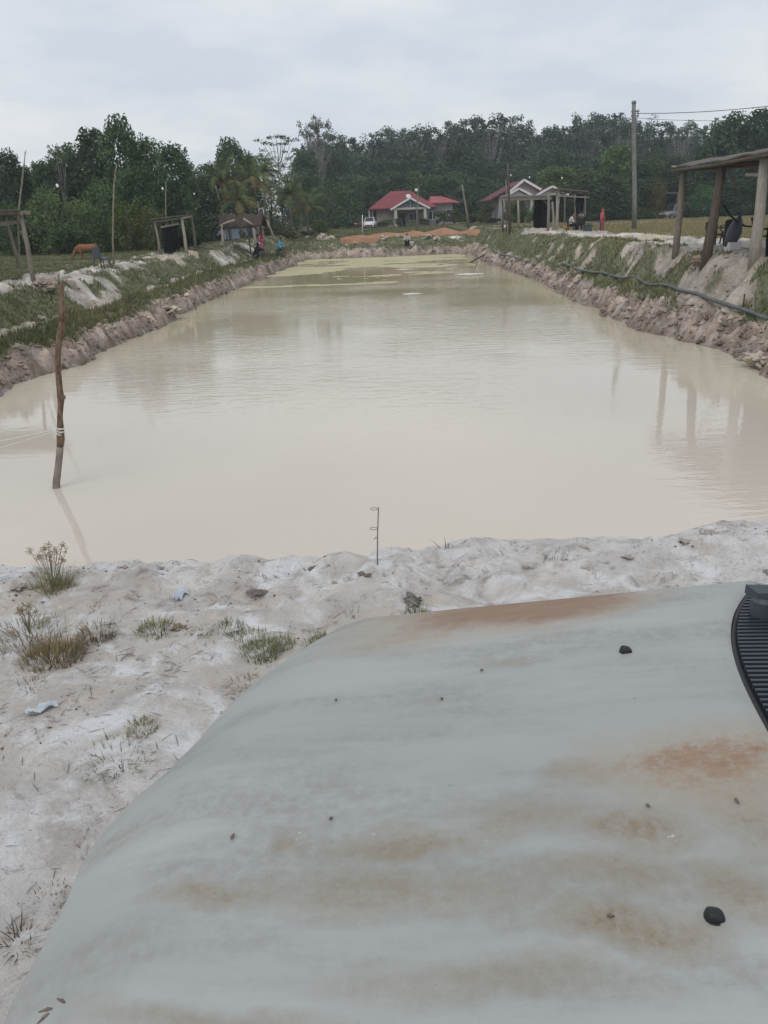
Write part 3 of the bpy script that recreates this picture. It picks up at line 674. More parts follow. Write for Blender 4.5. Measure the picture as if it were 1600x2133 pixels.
for a in [
    (1525, 236, 112, 'dense', 110, 'big dark rounded tree behind the large right shelter', (.65, .78, .85)),
    (1590, 222, 112, 'dense', 110, 'big dark tree at the right edge of the photo', (.65, .78, .85)),
    (1480, 300, 113, 'dense', 90, 'dark green tree left of the big rounded tree behind the right shelter', (.75, .9, .9)),
    (1165, 345, 112, 'dense', 110, 'green spreading tree just right of the white gabled house', (1.1, 1.15, .9)),
    (1225, 352, 110, 'dense', 104, 'green bushy tree behind the roof of the black netted shelter', (1.05, 1.1, .9)),
    (1288, 300, 112, 'dense', 92, 'green leafy tree close left of the tall concrete pole', (1.0, 1.1, .85)),
    (1262, 362, 107, 'dense', 110, 'dark tree standing behind the child in red', (.7, .8, .8)),
    (1350, 330, 112, 'dense', 96, 'dark tree close right of the tall concrete pole', (.75, .85, .85)),
    (1395, 318, 114, 'tall', 90, 'tall grey green tree above the carport at the right wood', (.85, .9, .95)),
    (1440, 336, 113, 'dense', 96, 'green tree above the grey vehicle', (.9, 1, .85)),
    (1372, 372, 110, 'light', 50, 'small brownish leaved tree left of the carport', (1.3, .8, .9)),
    (1470, 385, 109, 'light', 70, 'blue green bushy tree behind the nearest right shelter', (.6, .95, .95)),
    (1540, 372, 109, 'dense', 90, 'dark tree behind the black chairs', (.65, .75, .8)),
    (1610, 360, 108, 'dense', 90, 'dark tree behind the black drape at the right edge', (.65, .75, .8)),
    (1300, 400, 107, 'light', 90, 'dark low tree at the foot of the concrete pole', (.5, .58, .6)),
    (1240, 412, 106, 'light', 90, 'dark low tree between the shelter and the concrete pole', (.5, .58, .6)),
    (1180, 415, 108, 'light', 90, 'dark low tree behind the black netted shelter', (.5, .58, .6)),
]:
    tree(*a[:6], tint=a[6], group='trees at the edge of the right field')
for k in range(13):
    uu = 1190+k*36
    if 1340 < uu < 1430: continue
    tree(uu, 420+TR.uniform(-8, 8), 108.5+TR.uniform(-.8, .8), 'shrub', 60, 'dark bush along the edge of the right field', (.6, .7, .65), 'bushes along the edge of the right field')
# garden bushes round the red roofed house
for a in [
    (948, 432, 124, 'shrub', 34, 'rounded bush at the right corner of the red roofed house', (1.1, 1.05, .9)),
    (925, 436, 124, 'shrub', 44, 'broad bush in front of the right wing of the red roofed house', (1.15, 1.1, .9)),
    (985, 440, 124, 'shrub', 50, 'dark bush right of the red roofed house', (.75, .85, .8)),
    (832, 452, 124, 'shrub', 20, 'dark bush left of the porch column', (.65, .75, .75)),
    (806, 455, 124, 'shrub', 30, 'light bush in front of the left wall of the red roofed house', (1.1, 1.15, .95)),
    (789, 459, 124.5, 'shrub', 20, 'small dark bush beside the white car', (.7, .7, .7)),
    (857, 456, 123, 'shrub', 13, 'bright yellow green plant in front of the porch', (1.9, 2.3, .9)),
    (884, 452, 124, 'shrub', 26, 'dark bush under the right side of the porch', (.6, .65, .65)),
    (743, 442, 122, 'shrub', 16, 'upright pale green bush beside the dark red car', (1.2, 1.3, 1)),
    (1010, 425, 112, 'shrub', 44, 'olive bush with arching branches left of the white gabled house', (1.2, 1.1, .9)),
    (1085, 428, 106, 'shrub', 40, 'green bush in front of the white gabled house', (1.1, 1.3, .9)),
    (1106, 432, 104, 'shrub', 34, 'bright green bush beside the black netting of the shelter', (1.25, 1.5, .9)),
    (1075, 416, 104.5, 'shrub', 62, 'tall green bush right before the left column of the gabled house', (.8, .95, .75)),
    (1128, 420, 104.5, 'shrub', 44, 'dark green bush behind the black net wall of the lower shelter', (.7, .85, .7)),
    (1028, 448, 108, 'shrub', 40, 'low dark bush left of the thin power pole', (.7, .8, .8)),
    (665, 455, 100, 'shrub', 50, 'low bush at the edge of the palm grove', (.95, 1, .8)),
    (560, 470, 82, 'shrub', 60, 'brownish scrub behind the leaning bamboo stakes', (1.1, .85, .9)),
    (600, 474, 84, 'shrub', 66, 'brown green scrub right of the leaning bamboo stakes', (1.1, .95, .9)),
    (528, 486, 75, 'shrub', 40, 'brownish scrub behind the woman in pink', (1.1, .9, .9)),
    (505, 478, 79, 'shrub', 18, 'small dark bush in front of the pale blue house', (.7, .9, .9)),
    (455, 482, 79, 'shrub', 16, 'small dark bush at the left end of the pale blue house', (.7, .9, .8)),
    (404, 484, 74, 'shrub', 44, 'dark bush left of the pale blue house', (.65, .75, .7)),
    (640, 478, 92, 'shrub', 40, 'low green scrub on the bank behind the man in blue', (.9, 1, .8)),
]:
    tree(*a[:6], tint=a[6])

# ------------------------------------------------------------------ coconut palms
def frond_mesh(seed, L=3.2, col=(.12, .145, .065)):
    r = random.Random(seed); V = []; Fq = []; T = []
    prev = None; n = 14
    pts = []
    for i in range(n+1):
        f = i/n; pts.append(Vector((L*f*(1-.18*f*f), 0, L*(.42*f - .72*f*f*f*.9))))
    for i in range(1, n+1):
        p = pts[i]; t = (p-pts[i-1]).normalized(); ll = .75*math.sin(math.pi*(.12+.8*i/n))
        for q in range(3):
            pp = pts[i-1].lerp(p, q/3)
            for s in (-1, 1):
                e = pp + Vector((.35*ll, s*ll*.62, -ll*.5*r.uniform(.5, 1.2))); w = t*.034
                o = len(V); V += [pp-w, pp+w, e+w*.3, e-w*.3]; Fq.append((o, o+1, o+2, o+3))
                c = [k*r.uniform(.75, 1.25) for k in col]; T += [c]*4
    for i in range(n):
        o = len(V); w = Vector((0, .03*(1-i/n)+.008, 0)); V += [pts[i]-w, pts[i]+w, pts[i+1]+w*.8, pts[i+1]-w*.8]; Fq.append((o, o+1, o+2, o+3)); T += [[.12, .12, .06]]*4
    return np_mesh('frond', [tuple(v) for v in V], Fq, M['leaf'], {'tint': np.array(T)})
FR = [frond_mesh(1), frond_mesh(2), frond_mesh(3, 3.4, (.1, .125, .06))]
FD = [frond_mesh(4, 3.2, (.24, .18, .09)), frond_mesh(5, 3.0, (.21, .19, .085))]
def palm(u, vc, Y, ub, s, label, dead, seed):
    r = random.Random(seed); top = aty(u, vc, Y); b = aty(ub, vc, Y)[0]; zb = hz(b, Y)
    t = thing('coconut_palm', label, 'palm tree', (b, Y, zb-.1), 0, 'coconut palms left of the houses')
    tp = Vector((top[0]-b, 0, top[2]-zb)); mb = MB()
    mb.tube([(0, 0, -.2), tp*.33+Vector((-.05, 0, 0)), tp*.66+Vector((-.05, .05, 0)), tp], [.17, .13, .12, .14], 9); mb.build('trunk', M['bark'], t, True)
    n = 17
    for k in range(n):
        isd = k < dead; me = r.choice(FD if isd else FR); f = link('frond', me, t, tp)
        el = r.uniform(-.75, -.1) if isd else (-.5 + 1.55*(k-dead)/(n-dead))
        f.rotation_euler = (r.uniform(-.3, .3), -el, k*2.399+r.uniform(-.3, .3)); f.scale = (s, s, s); f.color = (.95, 1, .9, 1)
        if isd: f['label'] = 'yellow brown drooping frond'
palm(462, 372, 78, 470, 1.05, 'leftmost coconut palm above the pale blue house', 4, 1)
palm(520, 372, 80, 512, 1.1, 'tall coconut palm right behind the thatched shelter', 6, 2)
palm(548, 352, 88, 545, .9, 'farther coconut palm with its crown against the sky', 3, 3)
palm(600, 400, 84, 604, 1.0, 'dark green coconut palm right of the leaning stakes', 2, 4)
palm(640, 428, 88, 640, .9, 'short coconut palm at the right end of the palm grove', 3, 5)
palm(495, 412, 76, 498, .95, 'short coconut palm with yellowed fronds over the thatched shelter', 7, 6)

# ------------------------------------------------------------------ buildings
def local(o, u, v, Y): p = aty(u, v, Y); return p - np.array(o.location)
def gable_roof(mb, x0, x1, y0, y1, ze, zr, t=.12):            # ridge along y, apex at mid x
    xm = (x0+x1)/2
    mb.add([(x0, y0, ze), (xm, y0, zr), (xm, y1, zr), (x0, y1, ze), (x0, y0, ze-t), (xm, y0, zr-t), (xm, y1, zr-t), (x0, y1, ze-t)], [(0, 1, 2, 3), (7, 6, 5, 4), (0, 4, 5, 1), (3, 2, 6, 7), (0, 3, 7, 4)])
    mb.add([(x1, y0, ze), (xm, y0, zr), (xm, y1, zr), (x1, y1, ze), (x1, y0, ze-t), (xm, y0, zr-t), (xm, y1, zr-t), (x1, y1, ze-t)], [(3, 2, 1, 0), (4, 5, 6, 7), (1, 5, 4, 0), (7, 6, 2, 3), (4, 7, 3, 0)])
def hip_roof(mb, x0, x1, y0, y1, ze, zr, rx0, rx1, ry, t=.15):
    top = [(x0, y0, ze), (x1, y0, ze), (x1, y1, ze), (x0, y1, ze), (rx0, ry, zr), (rx1, ry, zr)]
    low = [(p[0], p[1], p[2]-t) for p in top[:4]]
    mb.add(top+low, [(0, 1, 5, 4), (1, 2, 5), (2, 3, 4, 5), (3, 0, 4), (6, 7, 1, 0), (7, 8, 2, 1), (8, 9, 3, 2), (9, 6, 0, 3), (9, 8, 7, 6)])
def bar(mb, a, b, w=.1, d=None):
    a = Vector(a); b = Vector(b); t = (b-a).normalized(); s = t.cross(Vector((0, 1, 0)))
    if s.length < .01: s = t.cross(Vector((1, 0, 0)))
    s.normalize(); q = s.cross(t); d = d or w
    vs = [p + s*i*w/2 + q*j*d/2 for p in (a, b) for i, j in ((-1, -1), (1, -1), (1, 1), (-1, 1))]
    mb.add(vs, [(0, 3, 2, 1), (4, 5, 6, 7), (0, 1, 5, 4), (1, 2, 6, 5), (2, 3, 7, 6), (3, 0, 4, 7)])
def window(parent, x, y, z, w, h, panes=2, fm='white_paint'):
    f = MB(); t = .07
    for sx in (-1, 1): f.box((x+sx*(w/2), y, z), (t, .1, h+t))
    for sz in (-1, 1): f.box((x, y, z+sz*h/2), (w-t, .09, t))
    for k in range(1, panes): f.box((x-w/2+w*k/panes, y, z), (.05, .08, h-t))
    wf = f.build('window', M[fm], parent)
    g = MB(); g.box((x, y+.03, z), (w-t, .02, h-t)); g.build('pane', M['glass_dark'], wf)
    return wf
def house_red():
    Y = 128.0; s = 1/pxm(Y); u0, vb = 850, 470
    p = aty(u0, vb, Y); zb = hz(p[0], Y)
    t = thing('house', 'low pinkish house with a red hipped metal roof and a white gabled porch', 'house', (p[0], Y, zb)); t.scale = (1, 1, float((aty(850, 397, Y+4.5)[2]-zb)/6.3))
    X = lambda u: (u-u0)*s
    w = MB(); w.box(((X(785)+X(906))/2, 4.8, 1.55), (X(906)-X(785), 8.4, 3.3)); w.build('wall', M['wall_pink'], t)
    w = MB(); w.box(((X(906)+X(944))/2+.1, 5.4, 1.85), (X(944)-X(906), 7.0, 3.9)); w.build('wall', M['wall_grey'], t)
    r = MB(); hip_roof(r, X(769), X(911), -.3, 10, 3.25, 6.3, X(817), X(858), 4.8)
    ro = r.build('roof', M['roof_red'], t)
    rs = MB()
    for k in range(38):
        x = X(769)+.35+k*(X(911)-X(769)-.5)/38; f0 = (x-X(769))/(X(817)-X(769)); f1 = (X(911)-x)/(X(911)-X(858)); f = min(1, f0, f1)
        bar(rs, (x, -.28, 3.28), (x, -.28+5.1*f, 3.28+3.05*f), .05, .05)
    q = rs.build('roof_seam', M['roof_red'], ro); tag(q, kind='stuff')
    fa = MB(); bar(fa, (X(769), -.33, 3.12), (X(911), -.33, 3.12), .16, .05); fa.build('fascia', M['roof_maroon'], t)
    r = MB(); hip_roof(r, X(896), X(959), .9, 11, 3.95, 5.15, X(902), X(924), 5.2); r.build('roof', M['roof_red2'], t)['label'] = 'paler red lower roof of the right wing'
    # porch with open truss gable
    pr = MB(); gable_roof(pr, X(814), X(894), -2.6, 1.6, 3.0, 4.85); po = pr.build('porch_roof', M['roof_red'], t)
    xa, xb, xm = X(814), X(894), X(854)
    b = MB(); bar(b, (xa, -2.7, 2.98), (xm, -2.7, 4.86), .3, .1); b.build('barge_board', M['white_paint'], t)
    b = MB(); bar(b, (xb, -2.7, 2.98), (xm, -2.7, 4.86), .3, .1); b.build('barge_board', M['white_paint'], t)
    g = MB(); g.add([(xa+1, -2.4, 3.2), (xb-1, -2.4, 3.2), (xm, -2.4, 4.6)], [(0, 1, 2)]); g.prism([(xa+.9, -2.3, 3.2), (xb-.9, -2.3, 3.2), (xm, -2.3, 4.55)], (0, .06, 0)); g.build('gable_panel', M['blue_truss'], t)
    tr = MB()
    for k in (-1.7, -.85, 0, .85, 1.7): bar(tr, (xm+k*.4, -2.45, 3.2), (xm+k, -2.45, 4.45-abs(k)*.45), .07, .06)
    tr.build('truss', M['wall_grey'], t)
    bm = MB(); bm.box(((X(822)+X(886))/2, -2.3, 3.08), (X(886)-X(822)+.5, .28, .34)); bm.build('beam', M['cream_paint'], t)
    for u in (824, 884):
        c = MB(); c.box((X(u), -2.3, 1.42), (.42, .42, 2.95)); c.build('column', M['cream_paint'], t)
    d = MB(); d.box((X(838), .56, 1.15), (1.0, .08, 2.3)); dd = d.build('door', M['dark_open'], t)
    h = MB(); h.box((X(838)+.4, .5, 1.1), (.05, .06, .16)); h.build('handle', M['metal_grey'], dd)
    window(t, X(862), .56, 1.6, 1.3, 1.2, 2); window(t, X(898), .56, 1.7, .7, 1.4, 1); window(t, X(905), .55, 1.7, .5, 1.4, 1)
    window(t, X(938), 1.88, 2.2, .8, .8, 1)
    # open car porch at the left end with white posts
    for u in (770, 777):
        c = MB(); c.box((X(u), 1.2, 1.5), (.2, .2, 3.05)); c.build('column', M['white_paint'], t)
    d = MB(); d.box((X(783), 3.2, 1.3), (1.0, .1, 2.5)); d.build('side_opening', M['dark_open'], t)
    f = MB(); f.box((X(860), 4, -.2), (X(948)-X(775), 12, .3)); f.build('plinth', M['concrete'], t)
    dsh = MB(); dsh.lathe([(.02, 0), (.28, .06), (.42, .18)], (0, 0, 0), 12); o = dsh.build('dish', M['white_plastic'], t, False, (X(853), 2.6, 5.2)); o.rotation_euler = (1.1, 0, .3)
house_red()
def house_white():
    Y = 108.0; s = 1/pxm(Y); u0 = 1092; p = aty(u0, 468, Y); zb = hz(p[0], Y); b0 = aty(u0, 374, Y)[2]-zb
    t = thing('house', 'white house with a maroon roof and three pale gables behind the shelters', 'house', (p[0], Y, zb))
    X = lambda u: (u-u0)*s
    Z = lambda v: float(aty(u0, v, Y)[2]-zb)
    w = MB(); w.box(((X(1042)+X(1150))/2, 5.4, Z(412)/2), (X(1150)-X(1042), 8, Z(412))); w.build('wall', M['wall_grey'], t)
    # main roof: ridge runs back from the big gable; the long left slope
    r = MB(); x0, xm, x1 = X(1020), X(1092), X(1152); y0, y1 = 1.2, 11; ze, zr = Z(414), Z(374)
    for xe in (x0, x1):
        r.add([(xe, y0-.2, ze), (xm, y0-.2, zr), (xm, y1, zr), (xe, y1, ze), (xe, y0-.2, ze-.15), (xm, y0-.2, zr-.15), (xm, y1, zr-.15), (xe, y1, ze-.15)], [(0, 1, 2, 3), (7, 6, 5, 4), (0, 4, 5, 1), (2, 6, 7, 3), (0, 3, 7, 4)])
    r.build('roof', M['roof_maroon'], t)
    g = MB(); g.prism([(X(1062), 1.6, Z(398)), (X(1136), 1.6, Z(402)), (xm, 1.6, zr-.2)], (0, .12, 0)); g.prism([(X(1042), 1.6, Z(412)), (X(1150), 1.6, Z(412)), (X(1136), 1.6, Z(402)), (X(1062), 1.6, Z(398))], (0, .12, 0)); g.build('gable_wall', M['wall_grey'], t)
    for xe, ve in ((X(1060), 400), (X(1128), 396)):
        b = MB(); bar(b, (xe, .95, Z(ve)), (xm, .95, zr), .3, .1); b.build('barge_board', M['white_paint'], t)
    for ul, um, ur, va, ve, yy in ((1048, 1077, 1107, 393, 409, -.8), (1109, 1143, 1177, 391, 409, -1.4)):
        r = MB(); gable_roof(r, X(ul), X(ur), yy, 4.5, Z(ve), Z(va)); r.build('roof', M['roof_red'], t)
        g = MB(); g.prism([(X(ul)+.5, yy+.3, Z(ve)+.02), (X(ur)-.5, yy+.3, Z(ve)+.02), (X(um), yy+.3, Z(va)-.25)], (0, .1, 0)); g.build('gable_wall', M['cream_paint'], t)
        for xe in (X(ul), X(ur)):
            b = MB(); bar(b, (xe, yy-.06, Z(ve)), (X(um), yy-.06, Z(va)+.02), .24, .1); b.build('barge_board', M['white_paint'], t)
    for u in (1046, 1105, 1160):
        c = MB(); c.box((X(u), -.3, Z(411)/2), (.3, .3, Z(411))); c.build('column', M['cream_paint'], t)
    d = MB(); d.box((X(1088), 1.35, 1.2), (1.0, .06, 2.4)); d.build('door', M['dark_open'], t)
    window(t, X(1068), 1.34, 1.7, 1.5, 1.2, 3); window(t, X(1120), 1.34, 1.7, 1.5, 1.2, 3)
house_white()
def house_blue():
    Y = 84.0; s = 1/pxm(Y); u0 = 490; p = aty(u0, 506, Y); zb = hz(p[0], Y); z0 = p[2]-zb
    t = thing('house', 'low pale blue house with a white balustrade behind the palms', 'house', (p[0], Y, zb+.25))
    X = lambda u: (u-u0)*s
    Z = lambda v: float(aty(u0, v, Y)[2]-zb)
    w = MB(); w.box((X(490), 0, Z(480)/2-.2), (X(541)-X(437), .16, Z(480)+.4)); w.build('wall', M['wall_blue'], t)
    w = MB(); w.box((X(444), 2, Z(465)/2), (X(452)-X(436), 3.6, Z(465))); w.build('wall', M['wall_blue'], t)
    b = MB(); b.box((X(496), 3.6, Z(462)/2), (X(541)-X(452), .2, Z(462))); b.build('back_wall', M['blue_truss'], t)
    rl = MB(); rl.box((X(494), 0, Z(473)), (X(542)-X(445), .12, .09)); rl.build('handrail', M['white_paint'], t)
    k = 0; u = 448
    while u < 541:
        q = MB(); big = k % 5 == 0
        q.box((X(u), 0, (Z(473)+Z(480))/2), (.13 if big else .05, .08, Z(473)-Z(480)-.06)); q.build('baluster', M['white_paint'], t); u += 2.6; k += 1
    for u in (438, 470, 505, 541):
        c = MB(); c.box((X(u), .06, Z(462)/2), (.14, .13, Z(462))); c.build('post', M['wall_blue'], t)
    r = MB(); r.add([(X(430), -.9, Z(464)), (X(548), -.9, Z(464)), (X(543), 2, Z(450)), (X(436), 2, Z(450)), (X(430), 4.6, Z(464)), (X(548), 4.6, Z(464))], [(0, 1, 2, 3), (3, 2, 5, 4), (0, 3, 4), (1, 5, 2), (0, 4, 5, 1)]); r.build('roof', M['thatch'], t)
house_blue()
def carport():
    Y = 112.0; s = 1/pxm(Y); u0 = 1385; p = aty(u0, 445, Y); zb = hz(p[0], Y); t = thing('carport', 'small open carport with a pale roof edge under the trees', 'carport', (p[0], Y, zb))
    X = lambda u: (u-u0)*s
    z1 = aty(u0, 402, Y)[2]-zb
    for u in (1356, 1408, 1414):
        c = MB(); c.box((X(u), 0, z1/2), (.22, .22, z1)); c.build('post', M['wall_grey'], t)
        c = MB(); c.box((X(u), 4.6, z1/2), (.22, .22, z1)); c.build('post', M['wall_grey'], t)
    r = MB(); r.box((X(1386), 2.2, z1+.1), (X(1420)-X(1350), 5.8, .12), rx=.05); r.build('roof', M['metal_grey'], t)
    b = MB(); b.box((X(1386), 5.2, z1/2), (X(1418)-X(1352), .12, z1)); b.build('back_wall', M['dark_open'], t)
    l = MB(); l.box((X(1384), -.6, .28), (X(1406)-X(1360), .3, .5)); l.build('low_wall', M['wall_grey'], t)
carport()

# ------------------------------------------------------------------ cars far off
def far_car(name, label, loc, rz, paint, L=3.7, Wd=1.62, Hh=1.5):
    t = thing(name, label, 'car', loc, rz); hw = Wd/2
    b = MB(); secs = [(-L/2, .62, .3, .62), (-L/2+.1, .74, .26, .74), (-L/2+.9, .8, .24, .92), (-L/2+1.2, hw, .24, .95), (0, hw, .24, .97), (L/2-.5, hw, .24, .98), (L/2-.1, .76, .28, .95), (L/2, .66, .34, .85)]
    vs = []; n = 8
    for x, w, z0, z1 in secs:
        vs += [(x, -w*.9, z0), (x, -w, z0+.12), (x, -w, z1-.12), (x, -w*.9, z1), (x, w*.9, z1), (x, w, z1-.12), (x, w, z0+.12), (x, w*.9, z0)]
    fs = [(i*n+k, i*n+(k+1) % n, (i+1)*n+(k+1) % n, (i+1)*n+k) for i in range(len(secs)-1) for k in range(n)] + [tuple(range(n)), tuple(range((len(secs)-1)*n, len(secs)*n))]
    b.add(vs, fs); b.build('body', paint, t, True)
    c = MB(); z0, z1 = .93, Hh; xs0 = (-L/2+.95, L/2-.15); xs1 = (-L/2+1.5, L/2-.5)
    q = [(xs0[0], -hw*.92, z0), (xs0[1], -hw*.92, z0), (xs0[1], hw*.92, z0), (xs0[0], hw*.92, z0), (xs1[0], -hw*.76, z1), (xs1[1], -hw*.76, z1), (xs1[1], hw*.76, z1), (xs1[0], hw*.76, z1)]
    c.add(q, [(0, 3, 2, 1), (4, 5, 6, 7), (0, 1, 5, 4), (1, 2, 6, 5), (2, 3, 7, 6), (3, 0, 4, 7)]); c.build('cabin', paint, t)
    Q = [Vector(v) for v in q]
    def pane(nm, i, a, bb, cc, off, k=.86):
        m = (Q[i]+Q[a]+Q[bb]+Q[cc])/4; g = MB(); g.prism([m+(Q[j]-m)*k+Vector(off) for j in (i, a, bb, cc)], Vector(off)*.5); g.build(nm, M['glass_dark'], t)
    pane('windscreen', 0, 3, 7, 4, (-.02, 0, .012)); pane('rear_window', 1, 2, 6, 5, (.02, 0, .012)); pane('side_window', 0, 1, 5, 4, (0, -.02, .006)); pane('side_window', 3, 2, 6, 7, (0, .02, .006))
    for x in (-L/2+.7, L/2-.7):
        for y in (-hw+.02, hw-.02):
            w = MB(); w.tube([(x, y-.09, .29), (x, y+.09, .29)], .29, 16); wo = w.build('wheel', M['tyre'], t)
            r = MB(); r.tube([(x, y-.1, .29), (x, y+.1, .29)], .18, 12); r.build('rim', M['rim'], wo)
    for y in (-.55, .55):
        h = MB(); h.ball((-L/2+.12, y, .68), (.1, .17, .1)); h.build('headlight', M['lamp_glass'], t)
    g = MB(); g.box((-L/2-.02, 0, .42), (.1, 1.1, .16)); g.build('grille', M['black_plastic'], t)
    return t
M['car_white'] = mat('white_car_paint', (.7, .7, .71), .3, .5); M['car_maroon'] = mat('maroon_car_paint', (.1, .02, .025), .35, .5); M['car_grey'] = mat('grey_car_paint', (.19, .19, .2), .4, .5)
def on(x, y, dz=0): return (x, y, hz(x, y)+dz)
px_ = aty(771, 468, 122); far_car('car', 'white hatchback parked at the left end of the red roofed house', on(px_[0], 122), math.radians(84), M['car_white'])
px_ = aty(748, 468, 123.5); far_car('car', 'dark red car half hidden by a bush left of the white car', on(px_[0], 123.5), math.radians(92), M['car_maroon'])
px_ = aty(1408, 440, 109); far_car('car', 'grey vehicle parked under the trees beside the carport', on(px_[0], 109), math.radians(25), M['car_grey'], 4.4, 1.75, 1.75)

# ------------------------------------------------------------------ orange soil heaps, sand heap
def heap(label, u, v, wpx, hpx, seed, m='orange_soil', name='soil_heap', cat='soil heap', grp='orange soil heaps in front of the houses', dep=2.4):
    p = ground(u, v); Y = p[1]; s = 1/pxm(Y); hw = wpx*s/2; hh = hpx*s*.6; n = 26; r = np.linspace(-1.2, 1.2, n)
    X, Yy = np.meshgrid(r, r); R = np.hypot(X, Yy)
    wx = X*hw*1.1; wy = Yy*dep
    Z = hh*np.clip(1-R**1.5, 0, 1)*(1 + (fbm(X*2.5+seed*7, Yy*2.5, seed, 3)-.5)*.6) + (fbm(wx*2+seed, wy*2, seed+5, 3)-.5)*.16
    Z = Z - .03
    Z = np.where(R > 1.0, -.7, Z)
    idx = np.arange(n*n).reshape(n, n); Fq = np.stack([idx[:-1, :-1], idx[:-1, 1:], idx[1:, 1:], idx[1:, :-1]], -1).reshape(-1, 4)
    me = np_mesh(name, np.stack([wx, wy, Z], -1).reshape(-1, 3), Fq, M[m], None, True)
    o = link(name, me); o.location = tuple(p); return tag(o, label, cat, grp)
heap('leftmost and lowest heap of the orange soil row', 750, 496, 84, 11, 1)
heap('long flat heap of orange soil, second from the left', 808, 493, 110, 15, 2)
heap('heap of orange soil in the middle of the row under the lamp post', 862, 491, 84, 17, 3)
heap('tallest heap of the orange soil row, second from the right', 922, 489, 100, 21, 4)
heap('rightmost heap of orange soil beside the green bank', 985, 487, 76, 16, 5)
M['pale_sand'] = mat('pale_sand', (.52, .42, .32), .95, .1, noise=.15, bump=.4)

# ------------------------------------------------------------------ poles, stakes, bulbs, wires
def poly_pole(name, label, cat, pts, rad, m, group=None, base=None, stubs=(), n=8):
    """pts: sight points of the photograph from the foot up; the whole pole stands at the distance of its foot"""
    b = ground(*pts[0]) if base is None else np.array(base); Y = b[1]
    t = thing(name, label, cat, b, 0, group); P = [Vector((0, 0, -.25))+Vector((0, 0, 0))] + [Vector(aty(u, v, Y)-b) for u, v in pts[1:]]
    mb = MB(); r = rad if hasattr(rad, '__len__') else list(np.linspace(rad, rad*.7, len(P))); mb.tube(P, r, n)
    for (u0, v0, u1, v1, rr) in stubs: mb.tube([aty(u0, v0, Y)-b, aty(u1, v1, Y)-b], [rr, rr*.6], 6)
    mb.build('shaft', M[m], t, True)
    return t, b
GP = 'slim bare poles round the pond'
poly_pole('pole', 'tall crooked bare pole beside the left edge shelter', 'pole', [(42, 582), (40, 530), (37, 460), (41, 420), (48, 360), (52, 325), (55, 312)], [.036, .036, .034, .032, .028, .015, .008], 'bamboo', GP, stubs=[(43, 405, 34, 398, .012), (52, 325, 51, 314, .01)])
poly_pole('pole', 'tall slim pale pole standing alone in the left pasture', 'pole', [(236, 548), (235, 500), (236, 430), (238, 380), (241, 355), (244, 341)], [.05, .042, .04, .036, .03, .02], 'bamboo', GP, stubs=[(239, 372, 243, 366, .02)])
poly_pole('pole', 'slim pole rising behind the netted left shelter', 'pole', [(354, 528), (350, 495), (346, 460), (345, 420), (346, 375)], [.036, .034, .03, .028, .02], 'bamboo', GP)
poly_pole('bamboo_stake', 'thin bamboo leaning left in front of the coconut palms', 'pole', [(474, 500), (469, 462), (458, 420), (448, 386)], [.06, .06, .055, .05], 'bamboo', GP)
poly_pole('bamboo_stake', 'pale double bamboo stake leaning over the man in blue', 'pole', [(577, 506), (566, 482), (556, 457)], [.07, .065, .05], 'wood_pale', GP, stubs=[(568, 486, 553, 459, .045)])
poly_pole('bamboo_stake', 'thin upright stake left of the leaning double stake', 'pole', [(569, 503), (563, 475), (558, 440)], .035, 'bamboo', GP)
poly_pole('bamboo_stake', 'thin tall stake right of the woman in pink', 'pole', [(553, 512), (548, 480), (541, 448), (537, 420)], .045, 'bamboo', GP)
poly_pole('stake', 'white stake in front of the parked white car', 'pole', [(755, 486), (755, 447)], .07, 'white_paint', GP)
tp, tb = poly_pole('lamp_post', 'thin forked wooden post with a round white lamp before the red roofed house', 'lamp post', [(868, 488), (869, 440), (870, 405), (871, 390)], [.08, .075, .07, .06], 'wood', None, stubs=[(871, 392, 879, 382, .035), (871, 392, 869, 380, .03)])
b_ = MB(); q = aty(867, 396, tb[1])-tb; b_.ball((q[0], q[1]-.1, q[2]), .15); b_.build('lamp', M['bulb'], tp, True)
poly_pole('pole', 'bare weathered post right of the red roofed house', 'pole', [(977, 472), (972, 440), (966, 405), (963, 384)], [.14, .12, .1, .08], 'wood', GP)
poly_pole('pole', 'thin stake standing in the far right corner of the pond', 'pole', [(926, 526), (928, 506)], .045, 'wood', GP)
pole_s, ps_b = poly_pole('power_pole', 'thin dark power pole in front of the white gabled house', 'power pole', [(1063, 484), (1061, 430), (1059, 375), (1058, 340)], [.11, .1, .09, .08], 'wood_dark')
poly_pole('pipe_pole', 'thin pale steel pipe beside the dark power pole', 'pole', [(1055, 478), (1055, 420), (1054, 374)], .055, 'concrete', GP)
# tall concrete pole
upole, ub = poly_pole('utility_pole', 'tall grey concrete utility pole on the white path', 'utility pole', [(1322, 478), (1322, 400), (1321, 320), (1320, 255), (1320.5, 216)], [.18, .17, .155, .145, .135], 'concrete', n=14)
q = aty(1320, 232, ub[1])-ub
f = MB(); f.box((q[0]+.1, -.05, q[2]), (.55, .16, .1)); f.box((q[0]+.1, -.05, q[2]-.3), (.55, .16, .08)); f.box((q[0]+.3, -.05, q[2]-.12), (.05, .08, .5)); f.build('bracket', M['metal_grey'], upole)
for dz in (.05, -.25):
    i_ = MB(); i_.lathe([(.03, 0), (.07, .03), (.05, .08), (.07, .12), (.03, .16)], (q[0]+.33, -.08, q[2]+dz-.05), 10); i_.build('insulator', M['white_plastic'], upole)
c_ = MB(); c_.lathe([(.17, 0), (.17, .12), (.1, .2)], (aty(1320.5, 216, ub[1])-ub), 12); c_.build('cap', M['metal_grey'], upole)
